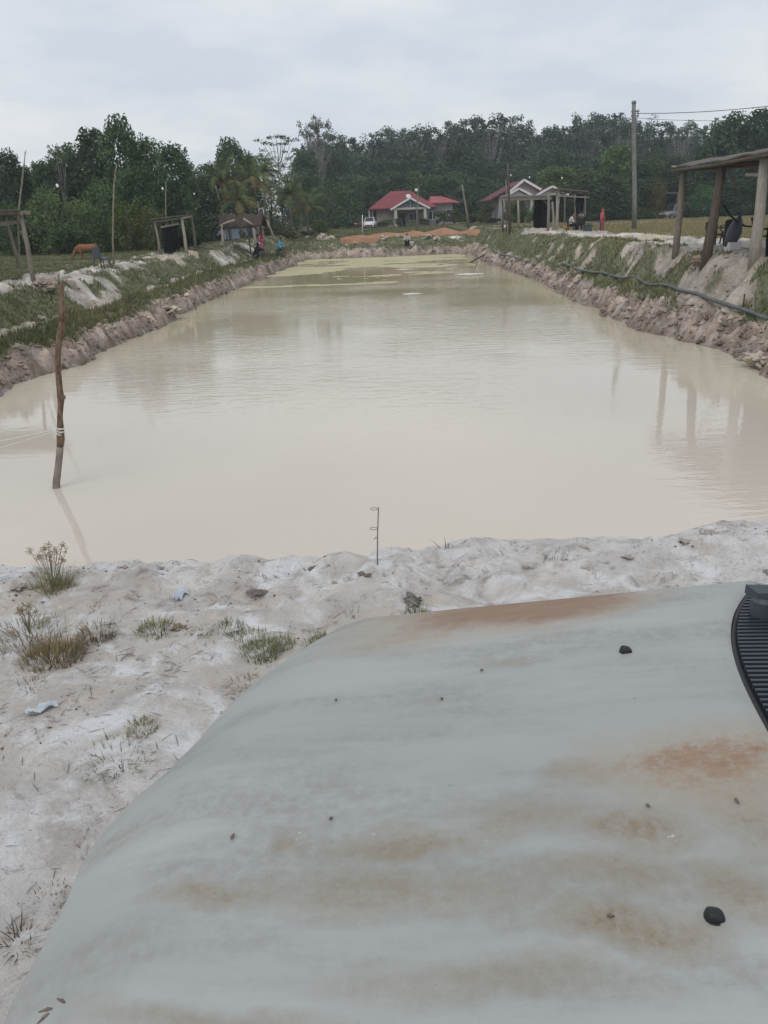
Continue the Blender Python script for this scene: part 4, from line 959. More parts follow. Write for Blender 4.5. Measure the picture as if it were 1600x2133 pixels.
def wire(name, label, a, b, sag, rad, group=None, cat='wire'):
    a = np.array(a, float); b = np.array(b, float); n = 18
    pts = [tuple(a+(b-a)*k/n - np.array([0, 0, sag*4*(k/n)*(1-k/n)])) for k in range(n+1)]
    mb = MB(); mb.tube(pts, rad, 5); return tag(mb.build(name, M['wire'], None, True), label, cat, group)
q1 = ub + aty(1323, 236, ub[1])-ub
wire('power_line', 'upper power line running right from the concrete pole', q1, (q1[0]+16, q1[1]-16, q1[2]+.6), .75, .022, 'power lines at the concrete pole')
wire('power_line', 'lower fainter power line running right from the concrete pole', q1-[0, 0, .3], (q1[0]+20, q1[1]-14, q1[2]-.3), .9, .013, 'power lines at the concrete pole')
wire('power_line', 'thin line from the dark power pole back to the concrete pole', aty(1059, 352, ps_b[1]), q1-[0, 0, 3.4], 1.3, .012, 'power lines at the concrete pole')
GB = 'white bulbs hung on thin lines round the pond'
def bulb(u, v, Y, label, r=.08):
    p = aty(u, v, Y); t = thing('light_bulb', label, 'light bulb', p, 0, GB)
    b = MB(); b.lathe([(.02, -r*1.3), (r*.8, -r*.9), (r, -.2*r), (r*.7, r*.6), (r*.35, r*1.2)], n=10); b.build('glass', M['bulb'], t, True)
    c = MB(); c.lathe([(r*.34, r*1.2), (r*.36, r*2.0), (r*.1, r*2.1)], n=8); c.build('socket', M['black_plastic'], t)
    return p
PA = ground(42, 582)[1]; PB = ground(236, 548)[1]; PCc = ground(354, 528)[1]
A = aty(47, 362, PA); B = aty(240, 360, PB); D = aty(346, 385, PCc)
wire('light_cable', 'thin cable between the left shelter pole and the slim pasture pole', A, B, .35, .007, 'thin light cables', 'cable')
wire('light_cable', 'thin cable between the slim pasture pole and the netted shelter pole', B, D, .3, .007, 'thin light cables', 'cable')
def hang(A, B, sag, f): return A+(B-A)*f-np.array([0, 0, sag*4*f*(1-f)+.12])
def bulb_on(A, B, sag, f, label):
    p = hang(A, B, sag, f); r = .06; t = thing('light_bulb', label, 'light bulb', p, 0, GB)
    b = MB(); b.lathe([(.02, -r*1.3), (r*.8, -r*.9), (r, -.2*r), (r*.7, r*.6), (r*.35, r*1.0)], n=10); b.build('glass', M['bulb'], t, True)
    c = MB(); c.lathe([(r*.34, r*1.0), (r*.36, r*1.7), (r*.1, r*1.8)], n=8); c.build('socket', M['black_plastic'], t)
bulb_on(A, B, .35, .3, 'white bulb hanging left of the slim pasture pole')
bulb_on(B, D, .3, .9, 'white bulb beside the pole behind the netted shelter')
E2 = aty(448, 390, ground(474, 500)[1]); wire('light_cable', 'thin cable between the netted shelter pole and the leaning bamboo', D, E2, .4, .007, 'thin light cables', 'cable')
bulb_on(D, E2, .4, .42, 'white bulb hanging above the right post of the netted shelter')
F2 = aty(540, 440, ground(553, 512)[1]); wire('light_cable', 'thin cable between the leaning bamboo and the stake by the woman in pink', E2, F2, .5, .007, 'thin light cables', 'cable')
bulb_on(E2, F2, .5, .33, 'white bulb hanging in front of the coconut palms')
K1 = aty(1059, 360, ps_b[1]); K2 = aty(1320, 340, ub[1])
wire('light_cable', 'thin cable between the dark power pole and the concrete pole', K1, K2, .5, .007, 'thin light cables', 'cable')
bulb_on(K1, K2, .5, .02, 'white bulb fixed to the dark power pole'); bulb_on(K1, K2, .5, .43, 'white bulb hanging before the green trees right of the gabled house'); bulb_on(K1, K2, .5, .17, 'white bulb hanging over the ridge of the gabled house')

# ------------------------------------------------------------------ shelters
def post(t, b, u0, v0, u1, v1, r, m, dz=-.3):
    g = ground(u0, v0); top = aty(u1, v1, g[1]); mb = MB(); d = (top-g); mid = g+d*.5+np.array([.02, 0, 0])
    mb.tube([g-b+np.array([0, 0, dz])-d*0, g-b+d*.25, mid-b, top-b], [r*1.15, r*1.08, r, r*.9], 9); mb.build('post', M[m], t, True)
    return top-b, g-b
# left edge shelter
gb = ground(70, 585); t = thing('shelter', 'timber frame shelter with a leaning post at the left edge', 'shelter', gb)
tl, g1 = post(t, gb, 70, 585, 43, 446, .075, 'wood')
tl = Vector(tl)
for nm, off in (('post', (-3.4, -.1)), ('post', (-4.9, 2.4)), ('post', (-1.6, 2.4))):
    x, y = gb[0]+off[0], gb[1]+off[1]; z = hz(x, y)-gb[2]
    mb = MB(); mb.tube([(off[0]+.3, off[1], z-.3), (tl.x+off[0], tl.y+off[1], tl.z-.02)], .07, 8); mb.build('post', M['wood'], t, True)
for nm, a, b in (('beam', (.35, -.08, .04), (-3.9, -.1, .1)), ('beam', (.05, .2, -.22), (-3.8, .2, -.5)), ('beam', (.15, -.3, .02), (-1.75, 2.7, .02)), ('beam', (-3.25, -.3, .02), (-5.1, 2.7, .02)), ('beam', (-1.3, 2.4, .04), (-5.5, 2.4, .1))):
    mb = MB(); bar(mb, tl+Vector(a), tl+Vector(b), .11, .09); mb.build('beam', M['wood'], t)
mb = MB(); mb.prism([tl+Vector((.15, -.35, .11)), tl+Vector((-4, -.35, .17)), tl+Vector((-5.6, 2.7, .17)), tl+Vector((-1.6, 2.7, .11))], (0, 0, .03)); mb.build('roof', M['roof_sheet'], t)
# netted left shelter
gb = ground(388, 526); t = thing('shelter', 'timber shelter with hanging black netting on the left bank', 'shelter', gb)
ta, _ = post(t, gb, 389, 526, 378, 454, .085, 'wood_pale'); tb_, _ = post(t, gb, 408, 516, 398, 451, .08, 'wood')
tc_, gc_ = post(t, gb, 335, 530, 322, 462, .07, 'wood')
dd = Vector(tb_)-Vector(ta); td_ = Vector(tc_)+dd*.9; x, y = gb[0]+td_.x+.5, gb[1]+td_.y
mb = MB(); mb.tube([(td_.x+.5, td_.y, hz(x, y)-gb[2]-.3), td_], .07, 8); mb.build('post', M['wood'], t, True)
ta, tb_, tc_ = Vector(ta), Vector(tb_), Vector(tc_)
for a, b, m in ((ta+(ta-tc_)*.05, tc_-(ta-tc_)*.05, 'wood'), (ta, tb_+dd*.1, 'wood_pale'), (tc_, td_, 'wood'), (tb_, td_, 'wood'), (ta-Vector((.2, 0, .3)), tc_-Vector((-.3, 0, .3)), 'wood')):
    mb = MB(); bar(mb, a, b, .1, .08); mb.build('beam', M[m], t)
up = Vector((0, 0, .1)); mb = MB(); mb.prism([ta+up+Vector((.1, -.3, 0)), tc_+up+Vector((-.25, -.3, 0)), td_+up+Vector((-.25, .3, 0)), tb_+up+Vector((.15, .3, 0))], (0, 0, .05)); mb.build('roof', M['roof_sheet'], t)
def drape(parent, name, P0, P1, zlow, m, seed, nx=14, nz=10, amp=.12, label=None):
    r = random.Random(seed); mb = MB(); vs = []; fs = []; P0, P1 = Vector(P0), Vector(P1); nrm = (P1-P0).cross(Vector((0, 0, 1))).normalized()
    for j in range(nz+1):
        for i in range(nx+1):
            p = P0.lerp(P1, i/nx); zl = zlow(i/nx) if callable(zlow) else zlow; z = p.z+(zl-p.z)*j/nz
            w = amp*(.3+j/nz)*math.sin(i*1.9+seed+.5*j)*.6 + r.uniform(-.03, .03); vs.append(Vector((p.x, p.y, z))+nrm*w + (P1-P0)*(.02*math.sin(j*.9+seed)))
    for j in range(nz):
        for i in range(nx): fs.append((j*(nx+1)+i, j*(nx+1)+i+1, (j+1)*(nx+1)+i+1, (j+1)*(nx+1)+i))
    o = len(vs); vs += [v+nrm*.02 for v in vs]; fs += [tuple(k+o for k in reversed(f)) for f in fs]
    mb.add(vs, fs); return mb.build(name, M[m], parent, True)
gl = float(H(gb[0]+tc_.x, gb[1]+tc_.y)-gb[2])
drape(t, 'netting', tc_+Vector((.3, .15, -.35)), tc_.lerp(ta, .78)+Vector((0, .15, -.3)), gl+.05, 'netting', 2)
# thatched shelter before the pale blue house
gb = ground(465, 511); t = thing('shelter', 'thatched shelter on crooked poles in front of the pale blue house', 'shelter', gb)
ta, _ = post(t, gb, 465, 511, 461, 467, .09, 'wood_pale'); tb_, _ = post(t, gb, 533, 511, 524, 450, .1, 'wood_pale'); tc_, _ = post(t, gb, 542, 500, 534, 455, .07, 'wood')
ta, tb_, tc_ = Vector(ta), Vector(tb_), Vector(tc_)
for a, b in (((464, 467), (489, 458)), ((507, 455), (527, 469))):
    Y_ = gb[1]; mb = MB(); mb.tube([aty(*a, Y_)-gb, aty(*b, Y_)-gb], .07, 7); mb.build('brace', M['wood_pale'], t, True)
Y_ = gb[1]+.6; s_ = 1/pxm(Y_); cx = (aty(500, 458, Y_)-gb); wz = 44*s_; zt = aty(500, 446, Y_)[2]-gb[2]; ze = aty(500, 470, Y_)[2]-gb[2]
r = random.Random(4); mb = MB(); nx = 16
for sgn in (-1, 1):
    vs = []; 
    for i in range(nx+1):
        x = cx[0]-wz+2*wz*i/nx; vs += [(x*.98+.02*cx[0], .6+1.2+r.uniform(-.05, .05), zt+r.uniform(-.06, .08)), (x+r.uniform(-.05, .05), 1.8+sgn*1.9, ze+r.uniform(-.14, .1)), (x, 1.8+sgn*1.85, ze-.16+r.uniform(-.1, .1)), (x, 1.8, zt-.15)]
    mb.add(vs, [f for i in range(nx) for f in ((4*i, 4*i+4, 4*i+5, 4*i+1), (4*i+1, 4*i+5, 4*i+6, 4*i+2), (4*i+2, 4*i+6, 4*i+7, 4*i+3))])
mb.build('thatch_roof', M['thatch'], t)
for k, (dx, yy) in enumerate(((-.75, 3.2), (.1, 3.4), (.8, 3.2))):
    x = cx[0]+dx*wz; mb = MB(); z = float(H(gb[0]+x, gb[1]+yy)-gb[2]); mb.tube([(x, yy, z-.3), (x-.1, yy, ze+.1)], .06, 7); mb.build('post', M['wood'], t, True)
# middle right shelters
def mid_shelter(label, posts, roofpx, h_th, m_roof, dep):
    gb = ground(*posts[0][:2]); t = thing('shelter', label, 'shelter', gb, 0, 'timber shelters on the right bank'); tops = []
    for (u0, v0, u1, v1, r, m) in posts: tops.append(Vector(post(t, gb, u0, v0, u1, v1, r, m)[0]))
    return gb, t, tops
gb, t, tp_ = mid_shelter('lower timber shelter left of the taller one, with a black net wall', [(1048, 482, 1047, 416, .07, 'wood_dark'), (1081, 475, 1079, 414, .09, 'wood_pale'), (1142, 480, 1143, 402, .09, 'wood'), (1154, 479, 1151, 420, .085, 'wood_pale')], None, .1, 'roof_sheet', 3)
Y_ = gb[1]; P = lambda u, v, Y: Vector(aty(u, v, Y)-gb)
Yb = gb[1]+tp_[1].y
rf = [P(1040, 414, Y_-.4), P(1150, 411, Y_-1.2), P(1146, 409, Y_+3.4), P(1046, 410, Y_+3.8)]
mb = MB(); mb.prism(rf, (0, 0, .14)); mb.build('roof', M['roof_sheet'], t)
for a, b in ((rf[0], rf[1]), (rf[3], rf[2]), (rf[0], rf[3]), (rf[1], rf[2])):
    mb = MB(); bar(mb, a-Vector((0, 0, .08)), b-Vector((0, 0, .08)), .12, .1); mb.build('beam', M['wood'], t)
mb = MB(); mb.tube([P(1130, 414, Y_-.8), P(1151, 436, Y_-.9)], .05, 6); mb.build('brace', M['wood'], t, True)
zg = float(H(gb[0]+6*.7, gb[1]+2.5)-gb[2])
drape(t, 'netting', P(1114, 413, Y_+1.5), P(1141, 413, Y_-.6), P(1128, 477, Y_).z, 'netting', 5)
gb, t, tp_ = mid_shelter('taller timber shelter with a dark tarp behind the seated people', [(1160, 479, 1161, 396, .1, 'wood_pale'), (1218, 470, 1218, 400, .09, 'wood_pale'), (1198, 466, 1198, 405, .07, 'wood'), (1176, 470, 1177, 403, .05, 'wood')], None, .1, 'roof_sheet', 3)
Y_ = gb[1]; Y2 = gb[1]+tp_[1].y
rf = [P(1143, 397, Y_-.3), P(1166, 394, Y_-.6), P(1226, 399, Y2-.4), P(1205, 400, Y2+.6)]
rf = [P(1141, 399, Y_+1.5), P(1164, 395, Y_-.7), P(1227, 400, Y2-1.2), P(1212, 402, Y2+1.4)]
mb = MB(); mb.prism(rf, (0, 0, .12)); mb.build('roof', M['roof_sheet'], t)
for k, f in enumerate((0, .33, .66, 1)):
    mb = MB(); bar(mb, rf[0].lerp(rf[3], f)-Vector((0, 0, .12)), rf[1].lerp(rf[2], f)-Vector((0, 0, .12)), .1, .1); mb.build('beam', M['wood'], t)
mb = MB(); bar(mb, rf[1]-Vector((0, 0, .4)), rf[2]-Vector((0, 0, .45)), .09, .09); mb.build('beam', M['wood_pale'], t)
drape(t, 'tarp', P(1200, 404, Y2+.5), P(1217, 405, Y2-.5), P(1208, 444, Y2).z, 'netting', 7, 8, 8)
# nearest right shelter
gb = ground(1472, 545); t = thing('shelter', 'large near shelter on thick crooked posts at the right edge', 'shelter', gb, 0, 'timber shelters on the right bank')
P = lambda u, v, Y: Vector(aty(u, v, Y)-gb)
pA, _ = post(t, gb, 1407, 531, 1424, 352, .105, 'wood'); pB, _ = post(t, gb, 1470, 545, 1505, 345, .135, 'wood_dark'); pC, gC = post(t, gb, 1571, 545, 1593, 330, .14, 'wood_pale')
pA, pB, pC = Vector(pA), Vector(pB), Vector(pC)
out = Vector((4.2, 1.0, .15))
pD = pC + (pC-pB)*1.0
r_ = [pA+Vector((-.25, .4, .05)), pB+Vector((-.25, 0, .1)), pC+Vector((-.25, 0, .12)), pD+Vector((-.25, 0, .1))]
# sagging sheet roof in four bays, the seaward edge over the posts
mb = MB(); ro = [p+out for p in r_]
vs = []; n = 12
def along(L, f):
    f = f*3; i = min(int(f), 2); return L[i].lerp(L[i+1], f-i)
for i in range(n+1):
    for j in range(7):
        a = along(r_, i/n); b = along(ro, i/n); p = a.lerp(b, j/6); p = p+Vector((0, 0, .22*math.sin(math.pi*j/6)+.03*math.sin(i*2.1+j))); vs.append(p)
fs = [(i*7+j, i*7+j+1, (i+1)*7+j+1, (i+1)*7+j) for i in range(n) for j in range(6)]
o = len(vs); vs += [v+Vector((0, 0, .035)) for v in vs]; fs += [tuple(k+o for k in reversed(f)) for f in fs]
ring = [i*7 for i in range(n+1)] + [n*7+j for j in range(1, 7)] + [i*7+6 for i in range(n-1, -1, -1)] + [j for j in range(5, 0, -1)]
fs += [(ring[k], ring[(k+1) % len(ring)], ring[(k+1) % len(ring)]+o, ring[k]+o) for k in range(len(ring))]
mb.add(vs, fs); mb.build('roof', M['roof_sheet'], t)
for a, b in ((r_[0], r_[1]), (r_[1], r_[2]), (r_[2], r_[3]), (ro[0], ro[1]), (ro[1], ro[2]), (ro[2], ro[3]), (r_[0], ro[0]), (r_[1], ro[1]), (r_[2], ro[2])):
    mb = MB(); mb.tube([a-Vector((0, 0, .08)), b-Vector((0, 0, .08))], .05, 7); mb.build('beam', M['wood_dark'], t, True)
for p in ro[:3]:
    x, y = gb[0]+p.x, gb[1]+p.y; mb = MB(); mb.tube([(p.x-.1, p.y, hz(x, y)-gb[2]-.3), p-Vector((0, 0, .08))], [.1, .085], 8); mb.build('post', M['wood'], t, True)
mb = MB(); bar(mb, P(1400, 346, gb[1]+tuple(pA)[1]), P(1424, 349, gb[1]+tuple(pA)[1]), .05, .1); mb.build('batten', M['wood_pale'], t)
mb = MB(); mb.tube([pB+Vector((.15, .1, -.15)), pB+Vector((1.3, 1.6, -.75))], .035, 6); mb.build('brace', M['wood'], t, True)
mb = MB(); bar(mb, P(1554, 364, gb[1]+gC[1]+1.0), P(1590, 364, gb[1]+gC[1]+.6), .08, .05); mb.build('hanging_board', M['wood_pale'], t)
gz = hz(gb[0]+pC.x+.6, gb[1]+pC.y)-gb[2]
drape(t, 'black_drape', pC+Vector((.45, .25, -.25)), pC+Vector((1.7, -.1, -.2)), gz+.05, 'netting', 9, 14, 12)
NEAR_SHELTER = (gb, t, pA, pB, pC, gC)

# ------------------------------------------------------------------ plastic chairs
def chair(label, loc, rz, m, group=None, arms=True):
    t = thing('plastic_chair', label, 'chair', loc, rz, group)               # faces -y
    s = MB(); vs = []; n = 6
    for i in range(n+1):
        for j in range(n+1):
            x = -.22+.44*i/n; y = -.22+.44*j/n; vs.append((x, y, .43 - .02*math.sin(math.pi*i/n) + (.025 if j > 0 else -.01)))
    fs = [(i*(n+1)+j, i*(n+1)+j+1, (i+1)*(n+1)+j+1, (i+1)*(n+1)+j) for i in range(n) for j in range(n)]
    o = len(vs); vs += [(x, y, z-.03) for x, y, z in vs]; fs += [tuple(k+o for k in reversed(f)) for f in fs]
    ring = [i*(n+1) for i in range(n+1)]+[n*(n+1)+j for j in range(1, n+1)]+[i*(n+1)+n for i in range(n-1, -1, -1)]+[j for j in range(n-1, 0, -1)]
    fs += [(ring[k], ring[(k+1) % len(ring)], ring[(k+1) % len(ring)]+o, ring[k]+o) for k in range(len(ring))]
    s.add(vs, fs); s.build('seat', M[m], t)
    b = MB(); vs = []
    for i in range(9):
        a = -1+2*i/8; x = .235*a; y0 = .23-.05*a*a
        for k, z in enumerate((.45, .6, .75, .86-.05*a**4)): vs.append((x*(1+.03*k), y0+.16*(z-.43), z))
    fs = [(i*4+k, i*4+k+1, (i+1)*4+k+1, (i+1)*4+k) for i in range(8) for k in range(3)]
    o = len(vs); vs += [(x, y+.025, z) for x, y, z in vs]; fs += [tuple(k+o for k in reversed(f)) for f in fs]
    ring = [i*4 for i in range(9)]+[32+k for k in (1, 2, 3)]+[i*4+3 for i in range(7, -1, -1)]+[2, 1]
    fs += [(ring[k], ring[(k+1) % len(ring)], ring[(k+1) % len(ring)]+o, ring[k]+o) for k in range(len(ring))]
    b.add(vs, fs); b.build('backrest', M[m], t)
    for sx in (-1, 1):
        for sy in (-1, 1):
            l = MB(); l.tube([(sx*.2, sy*.2, .42), (sx*.24, sy*.25, 0)], [.034, .026], 6); l.build('leg', M[m], t)
        if arms:
            a = MB(); a.tube([(sx*.25, -.2, .44), (sx*.28, -.2, .64), (sx*.28, .0, .66), (sx*.26, .24, .66)], .026, 6); a.build('armrest', M[m], t)
    return t
g = ground(215, 560); chair('dark grey plastic chair alone on the white left bank', on(g[0], g[1]), math.radians(72), 'grey_plastic', None, False)
GC = 'black plastic chairs under the large near shelter'
g = ground(1517, 508); chair('black plastic chair seen from behind, left of the hanging bag', on(g[0], g[1]), math.radians(172), 'black_plastic', GC)
g = ground(1493, 511); chair('black chair partly hidden by the thick middle post', on(g[0]+.1, g[1]+.5), math.radians(120), 'black_plastic', GC)
g = ground(1588, 519); chair('black chair in front of the black drape at the right edge', on(g[0]+.1, g[1]), math.radians(250), 'black_plastic', GC)
# white foam box
g = ground(1525, 522); bx = thing('cooler_box', 'white foam box on the ground by the black chairs', 'box', on(g[0], g[1]), .2)
m_ = MB(); m_.box((0, 0, .11), (.4, .28, .22), taper=1.05); m_.build('body', M['white_plastic'], bx)
m_ = MB(); m_.box((0, 0, .245), (.43, .31, .05)); m_.build('lid', M['white_plastic'], bx)
# forked stump post, hammock bag and strap
g = ground(1565, 520); st = thing('forked_post', 'short brown forked post beside the pale thick post', 'post', on(g[0], g[1]))
s_ = 1/pxm(g[1]); m_ = MB(); m_.tube([(0, 0, -.2), (-.02, 0, .45), (.05, 0, .75), (0.02, 0, .9)], [.05, .055, .075, .08], 8); m_.tube([(.0, 0, .72), (-.1, 0, .97)], [.05, .04], 7); m_.tube([(.05, 0, .72), (.14, 0, .97)], [.05, .04], 7); m_.box((.02, 0, .985), (.3, .08, .045)); m_.build('trunk', M['wood_dark'], st, True)
gbS, tS, pA_, pB_, pC_, gC_ = NEAR_SHELTER
hm = thing('hammock', 'dark grey hammock bag hanging on a black strap behind the chairs', 'hammock', g)
a0 = gbS+np.array(pB_)*.97 - g; a0 = np.array(aty(1508, 428, gbS[1]+pB_.y+.3))-g; a1 = np.array([-.02, 0, .72])
pm = np.array(aty(1536, 462, g[1]+.1))-g
m_ = MB(); m_.tube([a0, a0*.55+pm*.45+[0, 0, -.05], pm, pm*.5+a1*.5+[0, 0, -.06], a1], [.03, .03, .035, .03, .03], 6); m_.build('strap', M['rope_dark'], hm, True)
m_ = MB(); m_.tube([pm+[.1, .05, .22], pm+[.05, .05, .0], pm+[-.03, .05, -.3], pm+[-.13, .05, -.62], pm+[-.3, .05, -.74]], [.02, .16, .24, .2, .05], 10); m_.build('cloth', M['grey_plastic'], hm, True)

# ------------------------------------------------------------------ hose pipes, pond inlet
def hose(label, px, rad, m='hose', cat='hose', name='hose', lift=.02, grp=None):
    P = [ground(u, v) for u, v in px]; Q = []
    for i in range(len(P)-1):
        for k in range(6):
            p = P[i]+(P[i+1]-P[i])*k/6; Q.append((p[0], p[1], max(p[2]+rad*.5, hz(p[0], p[1])+rad*.6)+lift))
    Q.append(tuple(P[-1]+[0, 0, rad])); Q = np.array(Q)
    for _ in range(3): Q[1:-1] = (Q[:-2]+2*Q[1:-1]+Q[2:])/4
    mb = MB(); mb.tube([tuple(q) for q in Q], rad, 10); return tag(mb.build(name, M[m], None, True), label, cat, grp)
hose('long blue grey hose lying along the ledge of the right bank', [(1598, 668), (1560, 652), (1515, 638), (1470, 624), (1431, 613), (1390, 602), (1347, 595), (1300, 583), (1262, 573), (1225, 569), (1200, 562), (1172, 551)], .052)
hose('short thin pale hose on the far part of the right bank', [(1086, 542), (1072, 537), (1050, 532), (1030, 527), (1020, 521)], .05, grp=None)
a = aty(976, 549, 58.5); b = aty(1004, 533, 60.5)
m_ = MB(); m_.tube([a, b, b+np.array([1.5, .8, .25])], .06, 8); tag(m_.build('inlet_pipe', M['wood_dark'], None, True), 'dark inlet pipe sticking out of the right bank over the far water', 'pipe')
M['foam'] = mat('water_foam', (.62, .59, .52), .6, .3, noise=.1)
def foam(label, u, v, wx, wy, seed):
    p = atz(u, v, W); n = 24; vs = [(p[0], p[1], W+.05)]; r = random.Random(seed)
    for k in range(n):
        q = 2*math.pi*k/n; f = r.uniform(.7, 1.1); vs.append((p[0]+wx*f*math.cos(q), p[1]+wy*f*math.sin(q), W+.008))
    mb = MB(); mb.add(vs, [(0, 1+k, 1+(k+1) % n) for k in range(n)]); return tag(mb.build('foam_patch', M['foam'], None, True), label, 'foam', 'white foam patches on the far water')
foam('largest white foam patch where the inlet water falls', 978, 571, .95, .8, 1)
foam('small white foam streak left of the inlet splash', 937, 552, .7, .35, 2)
foam('small white foam streak in the middle of the far water', 843, 561, .65, .35, 3)
foam('faint white foam spot nearest the viewer', 858, 612, .55, .35, 4)
m_ = MB(); p0 = atz(992, 568, W); top = p0+np.array([.3, .2, .62]); m_.tube([top, (top+p0)/2+[-.02, 0, .14], p0], [.012, .014, .03], 6); tag(m_.build('water_jet', M['foam'], None, True), 'thin jet of water falling into the far right of the pond', 'water jet')
m_ = MB(); g = ground(1547, 648); m_.tube([g-[0, 0, .2], g+[0, 0, .45]], .02, 6); tag(m_.build('peg', M['wood_dark']), 'thin dark peg standing beside the long hose', 'peg')

# ------------------------------------------------------------------ people
def body_mesh(J, s=1.0, female=False):
    mb = MB(); q = lambda k: J[k]
    mb.limb(q('pelvis'), .125, q('chest'), .125); mb.ball(Vector(q('pelvis')).lerp(Vector(q('chest')), .5), (.13, .1, .15)); mb.limb(q('chest'), .12, q('neck'), .06); mb.limb(q('neck'), .055, q('head'), .06)
    h = Vector(q('head')); f = Vector(J.get('face', (0, -1, 0))).normalized(); mb.ball(h+Vector((0, 0, .02)), (.082, .1, .118), 14, 10)
    mb.ball(h+f*.095+Vector((0, 0, .0)), (.018, .018, .025)); mb.ball(h+f*.07+Vector((0, 0, -.07)), (.04, .04, .035))
    sd = f.cross(Vector((0, 0, 1))).normalized()
    for k in (-1, 1): mb.ball(h+sd*.085*k, (.02, .025, .035))
    for sx, nm in ((-1, 'l'), (1, 'r')):
        sh, el, ha = (Vector(q(k+nm)) for k in ('sh', 'el', 'ha')); hp, kn, an = (Vector(q(k+nm)) for k in ('hp', 'kn', 'an'))
        mb.limb(q('chest'), .1, sh, .065); mb.limb(sh, .058, el, .042); mb.limb(el, .042, ha, .03)
        d = (ha-el).normalized(); pl = ha+d*.055; mb.limb(ha, .032, pl, .036)
        w = d.cross(Vector((0, 0, 1)))
        w = w.normalized() if w.length > .1 else Vector((1, 0, 0))
        for k, ln in zip((-1.5, -.5, .5, 1.5), (.06, .075, .07, .055)): mb.limb(pl+w*k*.019, .011, pl+w*k*.022+d*ln+Vector((0, 0, -.012)), .009, 6)
        mb.limb(ha+w*-.03+d*.02, .012, pl+w*-.06+d*.015, .01, 6)
        mb.limb(q('pelvis'), .11, hp, .1); mb.limb(hp, .088, kn, .06); mb.limb(kn, .058, an, .04)
        ft = an+f*.17+Vector((0, 0, -.05)); mb.limb(an+Vector((0, 0, -.02)), .042, ft, .032)
    return mb
def person(label, loc, rz, J, skin, wear, scale=1.0, vox=.016):
    t = thing('person', label, 'person', loc, rz); t.scale = (scale,)*3
    me = body_mesh(J).mesh('body', skin, True)
    o = link('body', me, t); rm = o.modifiers.new('remesh', 'REMESH'); rm.mode = 'VOXEL'; rm.voxel_size = vox; rm.use_smooth_shade = True
    for nm, mb, m in wear:
        o = link(nm, mb.mesh(nm, m, True), t)
        rm = o.modifiers.new('remesh', 'REMESH'); rm.mode = 'VOXEL'; rm.voxel_size = .02; rm.use_smooth_shade = True
    return t
STAND = dict(pelvis=(0, 0, .92), chest=(0, 0, 1.22), neck=(0, 0, 1.4), head=(0, -.02, 1.52), shl=(-.17, 0, 1.34), shr=(.17, 0, 1.34), ell=(-.24, .03, 1.08), elr=(.24, .03, 1.08), hal=(-.2, -.14, .9), har=(.2, -.14, .9), hpl=(-.09, 0, .88), hpr=(.09, 0, .88), knl=(-.1, -.03, .48), knr=(.1, -.02, .48), anl=(-.1, .02, .09), anr=(.1, .05, .09))
def SIT(h=.42, lean=.08, kz=None, out=.45):
    kz = kz if kz is not None else h+.06
    return dict(pelvis=(0, .05, h+.02), chest=(0, .05-lean, h+.33), neck=(0, .03-lean*1.6, h+.52), head=(0, -lean*2, h+.65), shl=(-.18, .04-lean*1.4, h+.46), shr=(.18, .04-lean*1.4, h+.46), ell=(-.25, -.08-lean, h+.22), elr=(.25, -.08-lean, h+.22), hal=(-.1, -.3, h+.2), har=(.1, -.3, h+.2), hpl=(-.09, .03, h), hpr=(.09, .03, h), knl=(-.13, .03-out, kz), knr=(.13, .03-out, kz), anl=(-.12, -.02-out+.06, .09), anr=(.12, -.02-out+.02, .09))
def cloth(J, parts):
    mb = MB()
    for p in parts:
        if len(p) == 4: mb.limb(J[p[0]] if isinstance(p[0], str) else p[0], p[1], J[p[2]] if isinstance(p[2], str) else p[2], p[3])
        else: mb.ball(J[p[0]] if isinstance(p[0], str) else p[0], p[1])
    return mb
def shirt(J, r=.14): return cloth(J, [('pelvis', r+.005, 'chest', r+.01), ('chest', r, 'neck', .075), ('chest', .115, 'shl', .08), ('chest', .115, 'shr', .08), ('shl', .074, 'ell', .06), ('shr', .074, 'elr', .06)])
def sleeves(J): return [('ell', .058, 'hal', .046), ('elr', .058, 'har', .046)]
def trousers(J): return cloth(J, [('pelvis', .14, 'hpl', .115), ('pelvis', .14, 'hpr', .115), ('hpl', .105, 'knl', .078), ('hpr', .105, 'knr', .078), ('knl', .075, 'anl', .06), ('knr', .075, 'anr', .06)])
def hair(J, f=(0, -1, 0)):
    h = Vector(J['head']); return cloth(J, [(h-Vector(f)*.022+Vector((0, 0, .045)), (.094, .1, .105))])
def fab(n, c): return mat(n, c, .9, .15, noise=.15, nscale=6)
K = {'pink': fab('pink_cloth', (.62, .23, .31)), 'rose': fab('deep_rose_cloth', (.42, .06, .1)), 'black': fab('black_cloth', (.014, .014, .017)), 'blue': fab('blue_cloth', (.1, .36, .5)), 'paleblue': fab('pale_blue_cloth', (.5, .62, .68)), 'olive': fab('olive_cloth', (.12, .12, .09)), 'grey': fab('grey_cloth', (.08, .085, .1)), 'palegrey': fab('pale_grey_cloth', (.5, .48, .46)), 'brown': fab('brown_cloth', (.1, .08, .07)), 'red': fab('salmon_red_cloth', (.42, .12, .12)), 'hair': fab('black_hair', (.012, .01, .009)), 'navy': fab('navy_cloth', (.03, .04, .06)), 'white': fab('white_cloth', (.6, .6, .58))}
